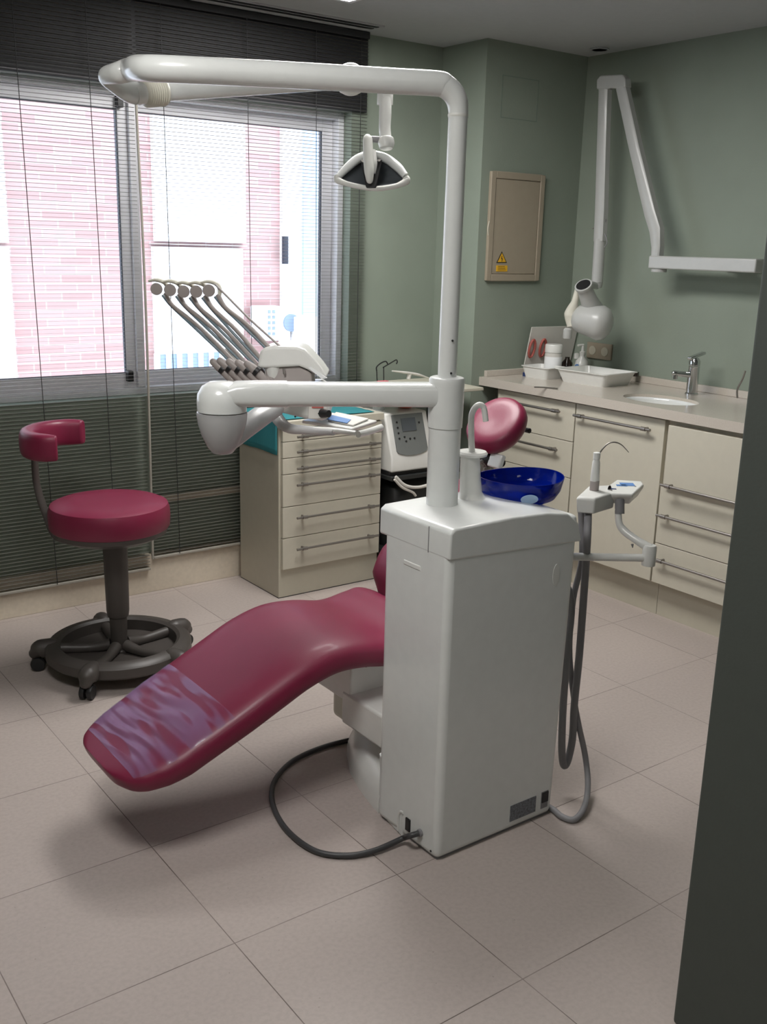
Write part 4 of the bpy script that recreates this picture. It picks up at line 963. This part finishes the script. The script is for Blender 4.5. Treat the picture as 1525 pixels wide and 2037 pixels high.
# ------------------------------------------------------------------ cuspidor (spittoon)
SY = 1.90
cs = MB(); secs = []
for (z, hw, hd, cx) in ((.865, .060, .045, 1.70), (.872, .040, .034, 1.697), (.89, .030, .028, 1.694), (.93, .028, .026, 1.690), (.985, .025, .024, 1.686)):
    secs.append([V((cx+hw*math.cos(a), 1.905+hd*math.sin(a), z)) for a in [2*math.pi*i/32 for i in range(32)]])
cs.loft(secs); cs.build('cuspidor_stem', 'white', ut, angle=60)
pc0 = V((1.693, 1.905, .985))
MB().lathe([(.002, .012), (.036, .012), (.040, .007), (.038, .001), (.024, 0)], pc0, n=36, sx=1.0).build('stem_cap', 'white', ut)
f0 = ony(938, 908, 1.905)
MB().tube([V((f0.x, 1.905, .99)), ony(937, 860, 1.905), ony(938, 825, 1.905), ony(949, 807, 1.90), ony(961, 810, 1.895), ony(966, 838, 1.89)], [.0085, .008, .0078, .0078, .0078, .0075], n=14).build('cup_filler_spout', 'white', ut)
bc = V((1.870, 1.905, -.008))
def bowl_r(a, r0):
    # rounded on the right, drawn in to a blunt end on the stem side
    c = math.cos(a); return r0*(1.0+.12*max(0, -c)**2)
bl = MB(); secs = []
outer = [(.030, .852), (.070, .855), (.092, .866), (.104, .886), (.110, .912), (.111, .920)]
inner = [(.108, .920), (.107, .912), (.101, .888), (.088, .870), (.065, .862), (.02, .860)]
for r, z in outer+inner:
    secs.append([V((bc.x+r*1.10*math.cos(a), bc.y+r*.93*1.06*math.sin(a), bc.z+z+.003*math.cos(2*a))) for a in [2*math.pi*i/48 for i in range(48)]])
bl.loft(secs); bl.build('cuspidor_bowl', 'blue_glass', ut, angle=60, label='cobalt blue glass bowl')
MB().lathe([(.05, .842), (.05, .853), (.02, .855)], (1.885, 1.905, 0), n=28).build('bowl_seat', 'facade_white', ut)
q = V((1.862, 1.9055-.083, .885))
dcam = V((-.48, -.88, 0)).normalized()
MB().lathe([(.001, 0), (.0145, 0), (.0145, .002), (.001, .002)], V((bc.x, bc.y, .874))+V((dcam.x*.1125, dcam.y*.1045, 0)), (dcam+V((0, 0, -.45))), n=28, sx=1.6, udir=V((.88, -.48, 0))).build('bowl_sticker', 'facade_blue', ut, label='pale blue oval sticker')

# ------------------------------------------------------------------ assistant arm
aa = thing('assistant_console', 'small white assistant console on jointed arm right of the unit tower', 'dental console', V((2.05, 1.7, .7)))
s0 = V((1.875, 1.803, .713)); s1 = onz(1290, 1110, .71)
MB().tube([s0, s1], .0105, n=18, smooth=False).build('first_link', 'white', aa)
MB().lathe([(.018, -.020), (.0185, -.018), (.0185, .030), (.016, .036), (.002, .037)], s1, Z, n=30).build('elbow_pivot', 'white', aa)
De = (s1-CAM).dot(FW)
e1 = s1+Z*.027
MB().tube([e1, pd(1262, 1072, De+.01), pd(1240, 1055, De+.03), pd(1231, 1040, De+.035), pd(1229, 1012, De+.035)], [.0125, .0105, .011, .0095, .009], n=18).build('second_link', 'white', aa)
MB().tube([pd(1232, 1022, De+.035), pd(1232, 992, De+.035)], .013, n=18, smooth=False).build('swivel_collar', 'hose', aa)
MB().tube([pd(1257, 1082, De), pd(1258, 1090, De)], [.004, .001], n=8, smooth=False).build('cable_clip', 'hose', aa)
# console head: flat keypad and deep left block
ad = De+.05
def apoly(b, pts, thick): A = pts; B = [p-Z*thick for p in pts]; return b.loft([A, B])
zk = onz(1240, 965, .86).z
zk = .865
kp = [onz(1204, 975, zk), onz(1260, 982, zk), onz(1279, 962, zk), onz(1272, 957, zk), onz(1228, 955, zk), onz(1212, 966, zk)]
dkey = (kp[0]-CAM).dot(FW)
# choose the height so the head sits at the arm's own distance
kk_ = ad/dkey; zk = 1.5-(1.5-zk)*kk_
def kz(px, py): return onz(px, py, zk)
key = MB()
tops_ = [kz(1204, 981), kz(1258, 983), kz(1280, 963), kz(1276, 957), kz(1226, 954), kz(1206, 968)]
cenk = sum(tops_, V((0, 0, 0)))/6
bots_ = [cenk+(p-cenk)*.72-Z*.034 for p in tops_]; mid_ = [cenk+(p-cenk)*1.0-Z*.008 for p in tops_]
key.loft([bots_, mid_, tops_]); key.build('keypad_head', 'white', aa, bevel=.004, seg=3)
blk = [kz(1146, 988), kz(1183, 991), kz(1224, 979), kz(1218, 964), kz(1170, 966)]
cb2 = sum(blk, V((0, 0, 0)))/5
MB().loft([[cb2+(p-cb2)*.93-Z*.045 for p in blk], [p-Z*.006 for p in blk], [cb2+(p-cb2)*.94 for p in blk]]).build('holder_block', 'white', aa, bevel=.004)
lbm = MB(); r_ = (kz(1258, 983)-kz(1204, 981)).normalized(); 
for (cx_, cy_, w_, h_) in ((1236, 966, .012, .010), (1247, 964, .016, .022), (1220, 973, .006, .005)):
    q = kz(cx_, cy_)+Z*.0008; lbm2 = MB().obox(q, (r_, r_.cross(Z), Z), (w_*1.2, h_*.8, .0006)); lbm2.build('keypad_label', 'blue_label' if cx_ > 1225 else 'blue_dark', aa, smooth=False)
MB().lathe([(.0025, 0), (.0025, .001)], kz(1263, 968)+Z*.0005, Z, n=10).build('indicator', 'hose', aa)
b0 = kz(1181, 975)
MB().lathe([(.0125, -.01), (.0125, .028)], b0, Z+rl*.02, n=20).build('suction_socket', 'taupe', aa)
MB().lathe([(.0125, 0), (.0125, .004), (.0105, .052), (.0085, .058), (.0085, .060), (.0095, .061), (.0095, .078), (.002, .080)], b0+Z*.026, Z, n=24).build('suction_handpiece', 'white', aa)
tz = b0+Z*.104
dS = (tz-CAM).dot(FW)
MB().tube([tz+rl*.006-Z*.004, pd(1198, 893, dS), pd(1210, 882, dS), pd(1224, 880, dS), pd(1237, 886, dS), pd(1250, 900, dS)], [.0022, .0022, .0022, .002, .0015, .0010], n=8).build('saliva_ejector_wire', 'brushed', aa)

# hoses from the console to the floor
hy = lambda px, py, y=1.755: ony(px, py, y)
h1 = onz(1172, 1020, zk-.045) 
h1 = kz(1172, 980)-Z*.045
o = MB().tube([h1, hy(1168, 1060, 1.74), hy(1163, 1150), hy(1152, 1300), hy(1142, 1400), hy(1138, 1470), hy(1128, 1515), hy(1120, 1520), hy(1117, 1480), hy(1120, 1400), hy(1127, 1300), hy(1133, 1180, 1.79), V((1.885, 1.83, .69))], .0105, n=14).build('suction_hose', 'hose'); tag(o, 'thick grey suction hose looping below the assistant console', 'hose')
o = MB().tube([h1-rl*.018+fl*.01, hy(1157, 1110, 1.79), hy(1140, 1190, 1.80), hy(1132, 1290, 1.79), hy(1140, 1380, 1.77), hy(1150, 1440, 1.75), hy(1163, 1500, 1.74), onz(1169, 1560, .045), onz(1162, 1605, .022), onz(1142, 1630, .010), onz(1118, 1625, .010), onz(1102, 1612, .010), V((1.868, 1.735, .012))], .0085, n=14).build('saliva_hose', 'hose'); tag(o, 'thinner grey hose that drops lower and curls onto the floor by tower', 'hose')
# foot cable loop on the floor
g0 = V((UX0-.006, 1.765, .052))
pts = [g0, V((1.43, 1.775, .047)), onz(800, 1668, .02), onz(745, 1692, .012), onz(690, 1702, .009), onz(630, 1694, .009), onz(580, 1661, .009), onz(550, 1620, .009), onz(540, 1580, .009), onz(551, 1545, .009), onz(585, 1512, .009), onz(640, 1487, .009), onz(700, 1471, .009), onz(735, 1465, .009), V((1.80, 2.44, .02))]
o = MB().tube(pts, .0075, n=12, k=7).build('supply_cable', 'hose_dark'); tag(o, 'dark cable looping over the floor tiles from the unit tower', 'cable')

for o in bpy.data.objects:
    if '_w' in o: del o['_w']
